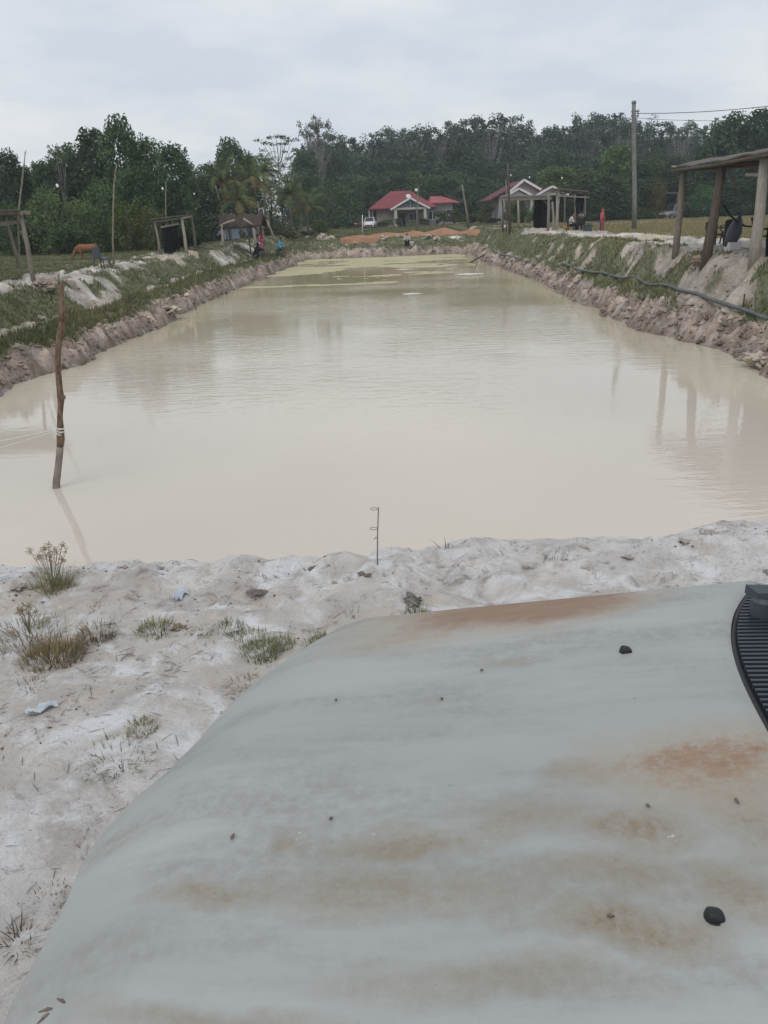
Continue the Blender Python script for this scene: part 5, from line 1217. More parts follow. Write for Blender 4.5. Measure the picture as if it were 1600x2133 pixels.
# woman in pink
J = dict(STAND); J['hal'] = (-.1, -.3, 1.05); J['har'] = (.1, -.3, 1.05)
tun = cloth(J, [((0, 0, .62), .2, (0, 0, .95), .165), ('pelvis', .16, 'chest', .14), ('chest', .13, 'neck', .08), ('chest', .115, 'shl', .085), ('chest', .115, 'shr', .085), ('shl', .08, 'ell', .07), ('shr', .08, 'elr', .07), ('ell', .066, 'hal', .055), ('elr', .066, 'har', .055)])
scf = cloth(J, [((0, .02, 1.54), (.12, .115, .14)), ((0, 0, 1.42), .1, (0, -.03, 1.25), .16), ((-.1, 0, 1.36), .1, (.1, 0, 1.36), .1)])
g = ground(547, 534); person('woman in a long pink tunic and deep rose headscarf standing on the left ledge', on(g[0], g[1]), math.radians(55), J, M['skin'], [('tunic', tun, K['pink']), ('headscarf', scf, K['rose']), ('trousers', trousers(J), K['black'])], 1.04)
# person in black sitting beside her
J = SIT(.18, .12, .42, .42)
scf = cloth(J, [(Vector(J['head'])+Vector((0, .03, .03)), (.115, .115, .14)), ('neck', .1, 'chest', .16)])
bx_ = Vector(J['head'])
cap = cloth(J, [(bx_+Vector((0, -.07, .09)), (.085, .05, .05))])
g = ground(534, 541); person('person in a black headscarf sitting with drawn up knees beside the woman in pink', on(g[0], g[1]), math.radians(70), J, M['skin'], [('headscarf', scf, K['black']), ('top', cloth(J, [('pelvis', .17, 'chest', .16), ('shl', .08, 'ell', .07), ('shr', .08, 'elr', .07), ('ell', .065, 'hal', .055), ('elr', .065, 'har', .055)]), K['black']), ('trousers', trousers(J), K['grey']), ('cap', cap, K['white'])], 1.12)
# man in blue
J = SIT(.3, .16, .48, .42); m2 = shirt(J)
g = ground(581, 531); person('person in a blue shirt crouching on a low seat by the far left water', on(g[0], g[1]), math.radians(65), J, M['skin'], [('shirt', m2, K['blue']), ('sleeve', cloth(J, sleeves(J)), K['paleblue']), ('trousers', trousers(J), K['olive']), ('hair', hair(J), K['hair'])], 1.12)
g2 = on(g[0]-.03, g[1]+.02); m_ = MB(); m_.box((0, 0, .12), (.36, .3, .28), taper=.85); o = m_.build('low_stool', M['grey_plastic']); o.location = g2; o.rotation_euler = (0, 0, math.radians(65)); tag(o, 'low grey stool under the person in blue', 'stool')
# person at the far end
J = SIT(.34, .08, .46, .42); g = ground(848, 514)
person('person in pale grey sitting at the far end of the pond', on(g[0], g[1]), 0, J, M['skin'], [('shirt', shirt(J), K['palegrey']), ('trousers', trousers(J), K['black']), ('hair', hair(J), K['hair'])], 1.05)
m_ = MB(); m_.box((0, 0, .14), (.4, .3, .3), taper=.9); o = m_.build('low_stool', M['grey_plastic']); o.location = on(g[0], g[1]+.06); tag(o, 'low grey stool under the person at the far end', 'stool')
g = ground(858, 513); bg = thing('bucket', 'white bucket beside the person at the far end', 'bucket', on(g[0], g[1])); m_ = MB(); m_.lathe([(.15, 0), (.2, .38), (.21, .4)], n=14); m_.build('pail', M['white_plastic'], bg, True); m_ = MB(); m_.tube([(.2*math.cos(a), .03, .4+.17*math.sin(a)) for a in np.linspace(0, math.pi, 9)], .012, 5); m_.build('handle', M['metal_grey'], bg, True)
# people by the middle right shelter
g = ground(1210, 481); gx = on(g[0], g[1])
chair('dark chair with a person in it seen from behind by the taller shelter', gx, math.radians(178), 'black_plastic', 'chairs by the taller shelter')
J = SIT(.44, .02, .5, .42); person('person in a brown top sitting with the back turned in a dark chair', (gx[0], gx[1]+.05, gx[2]), math.radians(178), J, M['skin'], [('top', shirt(J, .15), K['brown']), ('collar', cloth(J, [('shl', .07, 'shr', .07)]), K['palegrey']), ('trousers', trousers(J), K['navy']), ('hair', hair(J), K['hair'])], 1.12)
g = ground(1196, 480); gx = on(g[0]-.1, g[1]+.6); chair('black chair left of the person with the back turned', gx, math.radians(90), 'black_plastic', 'chairs by the taller shelter')
J = SIT(.44, .05, .5, .42); person('person in a pale top and black trousers sitting at the left under the taller shelter', (gx[0], gx[1]+.03, gx[2]), math.radians(90), J, M['skin'], [('top', shirt(J), K['palegrey']), ('trousers', trousers(J), K['black']), ('hair', hair(J), K['hair'])])
J = dict(STAND); g = ground(1253, 480); person('child in a salmon red top and trousers standing by the grey table', on(g[0], g[1]), math.radians(100), J, M['skin'], [('top', cloth(J, [('pelvis', .17, 'chest', .145), ('chest', .13, 'neck', .08), ('shl', .085, 'ell', .07), ('shr', .085, 'elr', .07), ('ell', .066, 'hal', .055), ('elr', .066, 'har', .055), ('chest', .115, 'shl', .085), ('chest', .115, 'shr', .085)]), K['red']), ('trousers', trousers(J), K['rose']), ('headscarf', cloth(J, [(Vector(J['head'])+Vector((0, .02, .02)), (.105, .105, .135)), ('neck', .08, 'chest', .13)]), K['red'])], .78)
def table(label, loc, rz):
    t = thing('table', label, 'table', loc, rz); m_ = MB(); m_.box((0, 0, .5), (.95, .6, .05)); m_.build('tabletop', M['grey_plastic'], t)
    for sx in (-1, 1):
        for sy in (-1, 1):
            m_ = MB(); m_.tube([(sx*.4, sy*.23, .48), (sx*.43, sy*.26, 0)], [.04, .03], 6); m_.build('leg', M['grey_plastic'], t)
g = ground(1240, 482); table('low blue grey plastic table between the chairs and the child', on(g[0], g[1]), .1)
g = ground(1226, 482); bx = thing('crate', 'dark green crate left of the blue grey table', 'crate', on(g[0], g[1]+.3)); M['green_crate'] = mat('green_plastic', (.05, .075, .06), .6, .3)
m_ = MB(); m_.box((0, 0, .22), (.5, .4, .44), taper=1.06); m_.build('body', M['green_crate'], bx); m_ = MB(); m_.box((0, 0, .48), (.6, .46, .07)); m_.build('rim', M['black_plastic'], bx)
M['yellow_plastic'] = mat('yellow_plastic', (.45, .3, .06), .6, .3)
g = ground(1181, 478); bx = thing('basin', 'yellow basin on the ground under the taller shelter', 'basin', on(g[0], g[1])); m_ = MB(); m_.lathe([(.2, 0), (.3, .2)], n=16); m_.build('bowl', M['yellow_plastic'], bx, True); m_ = MB(); m_.lathe([(.3, .2), (.33, .21), (.33, .24), (.3, .24)], n=16); m_.build('rim', M['yellow_plastic'], bx, True)
g = ground(1053, 476); bx = thing('bucket', 'small white bucket between the posts of the lower shelter', 'bucket', on(g[0], g[1])); m_ = MB(); m_.lathe([(.12, 0), (.16, .3)], n=14); m_.build('pail', M['white_plastic'], bx, True); m_ = MB(); m_.tube([(.16*math.cos(a), .0, .3+.1*math.sin(a)) for a in np.linspace(0, math.pi, 7)], .01, 5); m_.build('handle', M['metal_grey'], bx)

# ------------------------------------------------------------------ cattle
def cow(label, loc, rz, col, lying=False, s=1.0):
    t = thing('cow', label, 'cow', loc, rz); t.scale = (s,)*3; z = .35 if lying else .85
    mb = MB(); mb.limb((-.5, 0, z+.03), .26, (.0, 0, z-.02), .3); mb.limb((0, 0, z-.02), .3, (.5, 0, z+.02), .27); mb.ball((.55, 0, z-.1), (.2, .2, .28)); mb.ball((-.55, 0, z+.1), (.2, .22, .2))
    hd = Vector((1.05, .0, z-.45)) if not lying else Vector((1.0, .15, z+.25))
    nk = Vector((.8, 0, z-.05)) if not lying else Vector((.78, .05, z+.15))
    mb.limb((.55, 0, z+.08), .2, nk, .15); mb.limb(nk, .14, hd, .11); mu = hd+(Vector((.2, 0, -.2)) if not lying else Vector((.25, .05, -.1))); mb.limb(hd, .11, mu, .07)
    for k in (-1, 1):
        mb.limb(hd+Vector((-.04, k*.1, .06)), .04, hd+Vector((-.06, k*.24, .05)), .03)
        if not lying:
            mb.limb((.48, k*.15, z-.12), .13, (.5, k*.15, .45), .07); mb.limb((.5, k*.15, .45), .065, (.49, k*.15, .08), .045); mb.ball((.51, k*.15, .05), (.07, .055, .05))
            mb.limb((-.52, k*.15, z-.05), .17, (-.42, k*.16, .58), .1); mb.limb((-.42, k*.16, .58), .085, (-.6, k*.15, .4), .055); mb.limb((-.6, k*.15, .4), .055, (-.55, k*.15, .08), .042); mb.ball((-.53, k*.15, .05), (.07, .055, .05))
        else:
            mb.limb((.45, k*.2, .22), .11, (.75, k*.26, .1), .07); mb.limb((-.4, k*.25, .22), .17, (-.1, k*.33, .12), .08); mb.limb((-.1, k*.33, .12), .07, (-.35, k*.36, .07), .05)
    mb.limb((-.72, 0, z+.15), .05, (-.8, 0, z-.15), .03); mb.limb((-.8, 0, z-.15), .03, (-.8, 0, z-.4 if not lying else .1), .04)
    o = link('body', mb.mesh('body', mat('cow_hide', col, .9, .1, noise=.2, nscale=3), True), t); rm = o.modifiers.new('remesh', 'REMESH'); rm.mode = 'VOXEL'; rm.voxel_size = .03; rm.use_smooth_shade = True
    for k in (-1, 1):
        h = MB(); h.tube([hd+Vector((-.05, k*.06, .1)), hd+Vector((-.03, k*.12, .2)), hd+Vector((.0, k*.12, .28))], [.025, .018, .006], 6); h.build('horn', M['wood_pale'], t, True)
g = ground(186, 541); cow('reddish brown cow grazing in the left pasture behind the grey chair', on(g[0], g[1]), math.radians(190), (.25, .115, .06), False, .8)
g = ground(393, 525); heap('pale sandy heap behind the right post of the netted shelter', 393, 526, 34, 8, 9, 'pale_sand', 'sand_heap', 'sand heap', None, .7)

# ------------------------------------------------------------------ things on the left bank
m_ = MB(); g = ground(124, 588); m_.tube([g-[0, 0, .2], g+[0, 0, .28]], .04, 7); tag(m_.build('stake', M['wood_pale']), 'short pale stump of a stake at the edge of the left pasture', 'stake')
def clod(label, u, v, size, m, seed, name='clod', cat='clod of soil', grp=None, flat=.6):
    g = ground(u, v); bm = bmesh.new(); bmesh.ops.create_icosphere(bm, subdivisions=4, radius=1)
    for vv in bm.verts:
        c = vv.co.copy(); k = 1+.7*(float(vn(c.x*1.7+seed, c.y*1.7+c.z*1.3, seed))-.5)*2+.45*(float(vn(c.x*4.3+seed, c.y*4.3+c.z*3.7, seed+1))-.5)*2+.25*(float(vn(c.x*10+seed, c.y*10+c.z*9, seed+2))-.5)*2; vv.co = Vector((c.x*k*size, c.y*k*size*.8, c.z*k*size*flat))
    me = bpy.data.meshes.new(name); bm.to_mesh(me); bm.free(); me.materials.append(M[m]); o = link(name, me); o.location = (g[0], g[1], hz(g[0], g[1])+size*flat*(.35 if flat > .45 else .05)); o.rotation_euler = (0, 0, seed); return tag(o, label, cat, grp)
M['earth'] = mat('dry_brown_earth', (.29, .235, .19), .95, .1, noise=.4, nscale=7, bump=.8, bscale=18)
M['pale_clay'] = mat('pale_clay', (.5, .44, .37), .95, .1, noise=.15, nscale=7, bump=.5, bscale=14)
clod('brown earth block beside the foot of the leaning left shelter post', 92, 597, .33, 'earth', 3, flat=.5)
clod('large pale clay lump at the right water edge', 1588, 752, .3, 'pale_clay', 5, flat=.45)
clod('dark earth lump at the foot of the thick middle post', 1463, 549, .22, 'earth', 6)
clod('pale stone on the grassy left ledge', 91, 665, .12, 'pale_clay', 7, 'stone', 'stone')
clod('flat pale clay slab slumped to the left water edge', 352, 648, .5, 'pale_clay', 8, flat=.3)
GW = 'pale rubble lumps on the far bank'
for k, (u, v, s) in enumerate([(640, 497, .35), (672, 499, .5), (690, 498, .35), (742, 507, .3), (800, 499, .4), (830, 495, .35), (888, 496, .4), (910, 499, .3)]):
    clod('pale rubble lump in the row below the orange soil', u, v, s, 'pale_clay', 20+k, 'rubble_lump', 'rubble', GW, .55)

# ------------------------------------------------------------------ the stick in the pond with its white cord
fb = atz(118, 1016, W); Ys = fb[1]
M['stick'] = mat('peeled_bark_stick', (.1, .062, .042), .9, .15, col2=(.24, .17, .125), nscale=7, stretch=(3, 3, 1.1), bump=.9, bscale=16)
M['stick_clay'] = mat('clay_coated_stick', (.2, .165, .145), .9, .15, col2=(.33, .28, .25), nscale=9, bump=.5, bscale=22)
st = thing('wooden_stick', 'crooked wooden stick standing in the pond at the left, with a cord tied to it', 'stick', fb)
L_ = lambda u, v, dy=0: tuple(aty(u, v, Ys+dy)-fb)
s1 = [(117.5, 1020), (117.5, 1004), (121, 975), (124, 948), (125, 930)]
m_ = MB(); m_.tube([Vector(L_(*s1[0]))-Vector((0.1, 0, .5))]+[L_(*p) for p in s1[1:]], [.056, .054, .05, .049, .05], 12); m_.build('clay_coated_foot', M['stick_clay'], st, True)
s2 = [(125, 931), (126.5, 916), (126, 903), (125.5, 888), (125, 868), (126.5, 845), (127, 830), (124.5, 812), (122.5, 790), (121, 768), (120.5, 745), (121.5, 722), (124, 703), (127, 688), (129.5, 668), (129.5, 645), (128.7, 622), (128.8, 602), (130.5, 588)]
rad = [.046, .056, .054, .046, .038, .04, .05, .042, .041, .039, .04, .041, .045, .045, .038, .045, .035, .031, .026]
m_ = MB(); m_.tube([L_(*p) for p in s2], rad, 12); m_.tube([L_(127, 832), L_(132, 828), L_(136, 826)], [.04, .03, .016], 8); m_.tube([L_(130, 662), L_(134, 658), L_(137, 652)], [.04, .028, .016], 8); m_.tube([L_(129, 905), L_(131.5, 894)], [.03, .012], 7)
m_.build('bark_shaft', M['stick'], st, True)
cd = thing('cord', 'white cord wound round the stick and stretched to the left bank', 'cord', fb)
m_ = MB(); pts = []
for k in range(64):
    a = 2*math.pi*k/13; vv = 888 + 16*k/63; c = Vector(L_(125.6, vv)); pts.append(c+Vector((.058*math.cos(a), .058*math.sin(a), .012*math.sin(a*.5+1))))
m_.tube(pts, .007, 5); m_.build('knot', M['rope_white'], cd, True)
for i, (va, vb2) in enumerate(((893, 913), (896, 927))):
    a = Vector(L_(122, va)); b = Vector(L_(0, vb2, .35)); c = a+(b-a)*3.4
    m_ = MB(); m_.tube([a+(c-a)*k/10-Vector((0, 0, .10*4*(k/10)*(1-k/10)*.5)) for k in range(11)], .006, 5); m_.build('line', M['rope_white'], cd, True)

# ------------------------------------------------------------------ rod rest on the near bank
g = ground(785, 1176); rr_ = thing('rod_rest', 'thin grey steel rod rest with wire rings stuck in the near bank', 'rod rest', g)
Lr = lambda u, v: Vector(aty(u, v, g[1])-g)
m_ = MB(); m_.tube([Vector((0, 0, -.08)), Lr(786.5, 1115), Lr(788.5, 1057)], [.0034, .0032, .003], 8); m_.build('rod', M['concrete'], rr_, True)
for u, v, w in ((788, 1060, 15), (787, 1101, 15)):
    c = Lr(u-w/2-1, v); R_ = w/2/pxm(g[1]); m_ = MB(); m_.tube([c+Vector((R_*math.cos(a), R_*math.sin(a)*.9, 0)) for a in np.linspace(.2, 2*math.pi-.2 if v > 1080 else 2*math.pi+.2, 18)], .0015, 6); m_.build('ring', M['concrete'], rr_, True)
m_ = MB(); m_.tube([Lr(787, 1122), Lr(783, 1119), Lr(779, 1124)], .0022, 5); m_.build('hook', M['metal_grey'], rr_, True)

# ------------------------------------------------------------------ plants and litter on the near bank
def tuft_mesh(name, n, hgt, spread, wid, cols, seed, lean=.6, heads=0, curl=.35):
    r = np.random.default_rng(seed); V = []; Fq = []; T = []
    for i in range(n):
        a = r.uniform(0, 6.283); q = spread*math.sqrt(r.uniform())*.6; bx, by = q*math.cos(a), q*math.sin(a)
        d = a+r.normal(0, .6); L = hgt*(r.uniform(.3, .8) if r.uniform() < .7 else r.uniform(.8, 1.35))*(1.15-.5*q/(spread*.6)); le = lean*r.uniform(.1, 1.0); w = wid*r.uniform(.6, 1.3)
        c = np.array(cols[r.integers(len(cols))])*r.uniform(.75, 1.25); sx, sy = -math.sin(d)*w/2, math.cos(d)*w/2
        pr = None
        for k in range(4):
            f = k/3; rr2 = L*(le*f+curl*le*f*f); z = L*(f*math.sqrt(max(.05, 1-le*le*.7))-curl*le*f*f*.9)-.01; ww = (1-f)**.7+.06
            p = (bx+math.cos(d)*rr2, by+math.sin(d)*rr2, z); V += [(p[0]-sx*ww, p[1]-sy*ww, p[2]), (p[0]+sx*ww, p[1]+sy*ww, p[2])]; T += [c, c]
            if k: o = len(V)-4; Fq.append((o, o+1, o+3, o+2))
    me = np_mesh(name, V, Fq, M['blade'], {'tint': np.array(T)})
    return me
GR, YG, BR, RD, DG = (.17, .2, .085), (.27, .26, .13), (.33, .26, .18), (.25, .16, .1), (.11, .13, .075)
def clump(label, u, v, wpx, hpx, n, cols, seed, name='grass_tuft', cat='grass tuft', wid=.0036, lean=.6, heads=0, root=True):
    g = ground(u, v); s = 1/pxm(g[1]); t = thing(name, label, cat, g)
    link('blades', tuft_mesh('blades', int(n*2.8), hpx*s, wpx*s, wid, cols, seed, lean), t)
    if heads:
        r = random.Random(seed); hb = MB(); sb = MB()
        for k in range(heads):
            a = r.uniform(0, 6.28); L = hpx*s*r.uniform(1.15, 1.75); le = r.uniform(.05, .5); p = Vector((math.cos(a)*L*le, math.sin(a)*L*le*.6, L*math.sqrt(1-le*le)))
            sb.tube([(0, 0, 0), p*.5+Vector((0, 0, .01)), p], .0011, 4)
            for q in range(9):
                e = p+Vector((r.gauss(0, 1), r.gauss(0, 1), r.gauss(.3, .8))).normalized()*.022; hb.tube([p, e], [.0008, .0016], 4)
        sb.build('stalk', M['bamboo'], t); hb.build('flower_head', mat('seed_head', (.3, .24, .16), .9, .1), t)
clump('tall yellowish sedge with branched seed heads at the left edge of the bank', 112, 1232, 74, 62, 170, [YG, GR, BR, YG], 1, 'sedge', 'sedge', heads=26)
clump('wide brown and olive grass clump at the left edge of the photo', 62, 1322, 120, 40, 230, [BR, YG, BR, RD], 2, lean=.85, heads=14)
clump('dense reddish green grass clump, lowest of the left clumps', 112, 1372, 104, 46, 330, [RD, YG, BR, (.16, .15, .06)], 3)
clump('brownish clump between the dense reddish clump and the small dark weed', 200, 1322, 66, 32, 150, [BR, RD, DG], 4, lean=.8)
clump('small dark grey weed on the bare sand below the tall sedge', 200, 1270, 34, 15, 50, [(.1, .1, .09), DG], 5, lean=1)
clump('green grass tuft in the middle of the bank, left of the dark clod', 326, 1312, 66, 30, 110, [GR, YG, DG], 6, lean=.8)
clump('small olive tuft right of the dark clod', 420, 1318, 40, 16, 60, [YG, GR], 7, lean=.9)
clump('dark green upright tuft, leftmost of the group by the bonnet', 480, 1310, 48, 26, 90, [DG, GR], 8)
clump('yellowish low tuft in the middle of the group by the bonnet', 520, 1328, 64, 24, 110, [YG, BR, GR], 9, lean=.85)
clump('bright green largest tuft of the group by the bonnet', 545, 1358, 74, 38, 180, [GR, YG, GR], 10)
clump('small green tuft on the right of the group by the bonnet', 588, 1342, 44, 28, 80, [GR, YG], 11)
clump('green tuft touching the front corner of the bonnet', 668, 1340, 50, 26, 110, [GR, YG, DG], 12)
clump('green grass tuft beside the grey stone block above the bonnet edge', 866, 1286, 56, 28, 120, [GR, DG, YG], 13)
clump('flat brown and green tuft left of the bonnet curve', 506, 1424, 66, 20, 90, [BR, GR, RD], 14, lean=1)
clump('sprawling green runner grass halfway down the left sand', 246, 1580, 110, 46, 60, [GR, BR, DG], 15, lean=1, wid=.004)
clump('small rust tipped tuft right of the runner grass', 296, 1516, 56, 24, 120, [RD, YG, GR], 16)
clump('grey brown dry weed at the left edge below the clumps', 62, 1432, 60, 22, 70, [(.13, .11, .1), BR], 17, lean=1)
clump('single thin green sprout on the crest of the bank', 928, 1142, 34, 26, 7, [(.11, .1, .07)], 18, 'sprout', 'sprout', .004, .9, root=False)
clump('dry pale sprout on the crest right of the rod rest', 1155, 1160, 36, 40, 14, [(.3, .26, .2), BR], 19, 'sprout', 'sprout', .003, .5, root=False)
clump('dark dry weed beside the lower left corner of the bonnet', 40, 1960, 70, 50, 30, [(.12, .1, .09), BR], 20, lean=1)
clump('tiny dark weed on the bare sand above the bonnet', 738, 1280, 22, 20, 12, [DG, (.1, .09, .07)], 21, root=False)
clump('brown flattened dry grass patch beside the bonnet edge', 100, 1880, 100, 20, 90, [RD, BR, (.2, .14, .08)], 22, lean=1)
clod('small grey stone block beside a green tuft above the bonnet', 864, 1258, .04, 'stone', 31, 'stone_block', 'stone block', None, .7)
clod('small dark clod between two tufts in the middle of the bank', 376, 1308, .028, 'earth', 32)
M['earth_dark'] = mat('dark_crust', (.2, .165, .145), .95, .1, noise=.4, nscale=20, bump=1, bscale=60)
M['crust_pale'] = mat('pale_crust', (.33, .275, .235), .95, .1, col2=(.5, .45, .41), nscale=30, bump=1, bscale=70)
GCL = 'crumbly dark crusts on the near bank'
for k, (u, v, s, lb) in enumerate([(765, 1196, .045, 'dark crust at the foot of the rod rest'), (540, 1232, .05, 'long dark crust in the middle of the bank, below the crest'), (650, 1184, .03, 'dark crust on the crest left of the rod rest'), (330, 1182, .035, 'brown crust on the crest above the blue wrapper'), (255, 1180, .028, 'brown crust on the crest right of the tall sedge'), (40, 1222, .045, 'brown crust left of the tall sedge'), (1215, 1142, .04, 'brown crust on the crest right of the dry sprout'), (1100, 1180, .03, 'dark crust on the white sand above the bonnet edge'), (1480, 1112, .045, 'brown crust on the highest part of the crest at the right'), (1430, 1128, .04, 'brown crust left of the highest part of the crest'), (1310, 1160, .035, 'pale brown crust behind the bonnet near the vent grille'), (700, 1215, .03, 'dark crust below the crest left of the rod rest')]):
    clod(lb, u, v, s*.8, 'earth_dark' if k < 3 else 'crust_pale', 40+k, 'soil_crust', 'soil crust', GCL, .16)
M['wrap_blue'] = mat('blue_plastic_film', (.42, .46, .53), .4, .4, noise=.2, nscale=30); M['wrap_white'] = mat('printed_white_film', (.55, .58, .61), .4, .4, col2=(.4, .46, .53), nscale=26)
def wrapper(label, u, v, w, d, rz, m, seed):
    g = ground(u, v); n = 9; r = random.Random(seed); vs = []; fs = []
    for i in range(n):
        for j in range(n):
            x = (i/(n-1)-.5)*w; y = (j/(n-1)-.5)*d*(1+.2*math.sin(i*.9)); c, s_ = math.cos(rz), math.sin(rz); X_, Y_ = g[0]+x*c-y*s_, g[1]+x*s_+y*c
            vs.append((X_, Y_, hz(X_, Y_)+.008+r.uniform(0, .012)+.01*math.sin(i*1.4+j)))
    for i in range(n-1):
        for j in range(n-1): fs.append((i*n+j, i*n+j+1, (i+1)*n+j+1, (i+1)*n+j))
    o_ = len(vs); vs += [(x, y, z+.0015) for x, y, z in vs]; fs += [tuple(k+o_ for k in reversed(f)) for f in fs]
    mb = MB(); mb.add(vs, fs); return tag(mb.build('plastic_wrapper', M[m], None, True), label, 'litter')
wrapper('crumpled blue plastic wrapper half buried in the sand', 376, 1241, .075, .045, .7, 'wrap_blue', 1)
wrapper('torn white and blue printed wrapper on the sand at the left', 88, 1482, .11, .04, .75, 'wrap_white', 2)
def bank_clods():
    r = np.random.default_rng(41); N = 110000
    y = np.exp(r.uniform(math.log(14), math.log(84), N)); x = r.uniform(-12, 13, N)
    dL, dR, dF, dN = dists(x, y); d = np.maximum(np.maximum(dL, dR), dF); face = (d > -.02) & (d < .95); slope = (dR > .95) & (dR < 3) & (r.uniform(0, 1, N) < .35)
    slope |= (dL > 2.1) & (dL < 3.7) & (r.uniform(0, 1, N) < .35)
    k = (face | slope) & (dN < -2) & (grassiness(x, y) < .5); x, y = x[k], y[k]; n = len(x); z = H(x, y)
    s = (.014+.075*r.uniform(0, 1, n)**5)*(1+y/120)
    o = np.array([(1, 0, 0), (-1, 0, 0), (0, 1, 0), (0, -1, 0), (0, 0, .7), (0, 0, -.7)], float)
    V = np.stack([x, y, z+s*.15], -1)[:, None] + (o[None]+r.uniform(-.4, .4, (n, 6, 3)))*s[:, None, None]
    Fq = np.array([(0, 2, 4), (2, 1, 4), (1, 3, 4), (3, 0, 4), (2, 0, 5), (1, 2, 5), (3, 1, 5), (0, 3, 5)])[None] + (np.arange(n)*6)[:, None, None]
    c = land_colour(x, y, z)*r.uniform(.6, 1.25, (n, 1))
    tag(link('bank_clods', np_mesh('bank_clods', V.reshape(-1, 3), Fq.reshape(-1, 3), mat('clay_clod', (.4, .35, .3), .95, .1, attr='tint'), {'tint': np.repeat(c, 6, 0)}, nper=3)), 'loose clay clods on the cut banks of the pond', 'soil', kind='stuff')
bank_clods()
def lip_grass():
    r = np.random.default_rng(43); N = 70000
    y = np.exp(r.uniform(math.log(15), math.log(82), N)); x = r.uniform(-11, 11, N); dL, dR, dF, dN = dists(x, y)
    k = (((dL > .28) & (dL < .75)) | ((dF > .3) & (dF < .8)) | ((dR > .5) & (dR < .9) & (r.uniform(0, 1, N) < .35))) & (fbm(x*.7, y*.6, 141, 3) > .44) & (dN < -2)
    x, y = x[k], y[k]; n = len(x); t = r.uniform(.7, 1.3, (n, 1)); c = np.where(r.uniform(0, 1, (n, 1)) < .3, np.array([.2, .18, .09]), np.array([.11, .14, .055]))*t
    blades('bank_lip_grass', x, y, .26*np.ones(n), .016+.0008*y, c, .95, 'grass hanging over the lip of the cut banks', seed=45)
lip_grass()
def crumbs():
    r = np.random.default_rng(33); N = 5200
    x = r.uniform(-2.3, 2.4, N); y = r.uniform(2.0, 4.05, N)
    k = fbm(x*2.2, y*2.2, 131, 3) + .25*np.exp(-((y-3.8)/.25)**2)*r.uniform(0, 1, N); ok = k > .54; x, y = x[ok], y[ok]; n = len(x)
    ok = ~((x > -.6) & (y < 1.8)); z = H(x, y); s = .0022+.0075*r.uniform(0, 1, n)**4
    o = np.array([(1, 0, 0), (-1, 0, 0), (0, 1, 0), (0, -1, 0), (0, 0, .7), (0, 0, -.7)], float)
    V = np.stack([x, y, z], -1)[:, None] + (o[None]+r.uniform(-.35, .35, (n, 6, 3)))*s[:, None, None]
    Fq = np.array([(0, 2, 4), (2, 1, 4), (1, 3, 4), (3, 0, 4), (2, 0, 5), (1, 2, 5), (3, 1, 5), (0, 3, 5)])[None] + (np.arange(n)*6)[:, None, None]
    dark = r.uniform(0, 1, n) < .42; c = np.where(dark[:, None], np.array([.14, .115, .1]), np.array([.56, .53, .5]))*r.uniform(.7, 1.2, (n, 1))
    m = mat('soil_crumb', (.4, .35, .3), .95, .1, attr='tint')
    tag(link('soil_crumbs', np_mesh('soil_crumbs', V.reshape(-1, 3), Fq.reshape(-1, 3), m, {'tint': np.repeat(c, 6, 0)}, nper=3)), 'small dark and pale soil crumbs on the near bank', 'soil', kind='stuff')
crumbs()
def twigs():
    r = random.Random(12); mb = MB()
    for _ in range(420):
        u = r.uniform(0, 640); v = r.uniform(1300, 2050)
        if u > 640-(v-1300)*.9: continue
        if fbm(np.array([u*.012]), np.array([v*.012]), 121, 2)[0] < .46: continue
        g = ground(u, v) if r.random() < 2 else None
        a = r.uniform(0, 6.28); L = r.uniform(.006, .035); d = Vector((math.cos(a), math.sin(a), r.uniform(0, .3)))*L; p = Vector(g)+Vector((0, 0, .003)); mb.tube([p-d, p+Vector((0, 0, .002)), p+d], [.0007, .0012, .0005], 4)
    tag(mb.build('dry_twigs', mat('dead_stem', (.13, .105, .09), .9, .1)), 'scattered dry stems and leaf bits on the near sand', 'litter', kind='stuff')
twigs()

# ------------------------------------------------------------------ the car beside the viewer
CARC = Vector((.43, 1.04, 0)); CA = math.radians(-7)
car = thing('car', 'grey green faded car with rust stains on its bonnet beside the viewer', 'car', CARC, CA)
# axes of the car: x to its rear, y to its far side
_rf = [(-.76, -.46), (-.72, -.66), (-.66, -.78), (-.55, -.865), (-.38, -.925), (-.29, -.94), (-.17, -.948), (0, -.945), (.1, -.92), (.14, -.904), (.24, -.888), (.40, -.836), (.50, -.79), (.56, -.755), (.62, -.70), (.66, -.63), (.70, -.50), (.73, -.30)]
def _edge_drop(s, t): return hood_z(s, t) - .10
_new = []
for _u, _v in [(735, 1318), (700, 1330), (650, 1352), (600, 1376), (550, 1410), (500, 1448), (461, 1487), (410, 1545), (354, 1602), (334, 1620), (284, 1660), (241, 1704), (200, 1754), (170, 1801), (150, 1851), (130, 1895), (110, 1935), (80, 1988), (43, 2055), (17, 2108)]:
    _z = .72
    for _ in range(8):
        _p = atz(_u, _v, _z); _d = Matrix.Rotation(-CA, 3, 'Z') @ (Vector((_p[0], _p[1], 0))-CARC); _z = .905 - .135*(.35-_d.x) - .02*max(0, -_d.x-.3)**2 + .05*(1-(_d.y/.74)**2) - .10
    _new.append((_d.y, _d.x))
_new.sort(); _t0, _s0 = _new[0]
_rf = [(-.76, _s0+.52), (-.72, _s0+.32), (-.66, _s0+.18), (-.55, _s0+.06)] + _new + [(max(.725, _new[-1][0]+.02), min(-.35, _new[-1][1]+.2))]
def s_front(t): return float(np.interp(t, [a for a, b in _rf], [b for a, b in _rf]))
def s_rear(t):
    a = abs(t); return .188 + .2*(min(a, .70)/.70)**3 + max(0, a-.695)*2.2
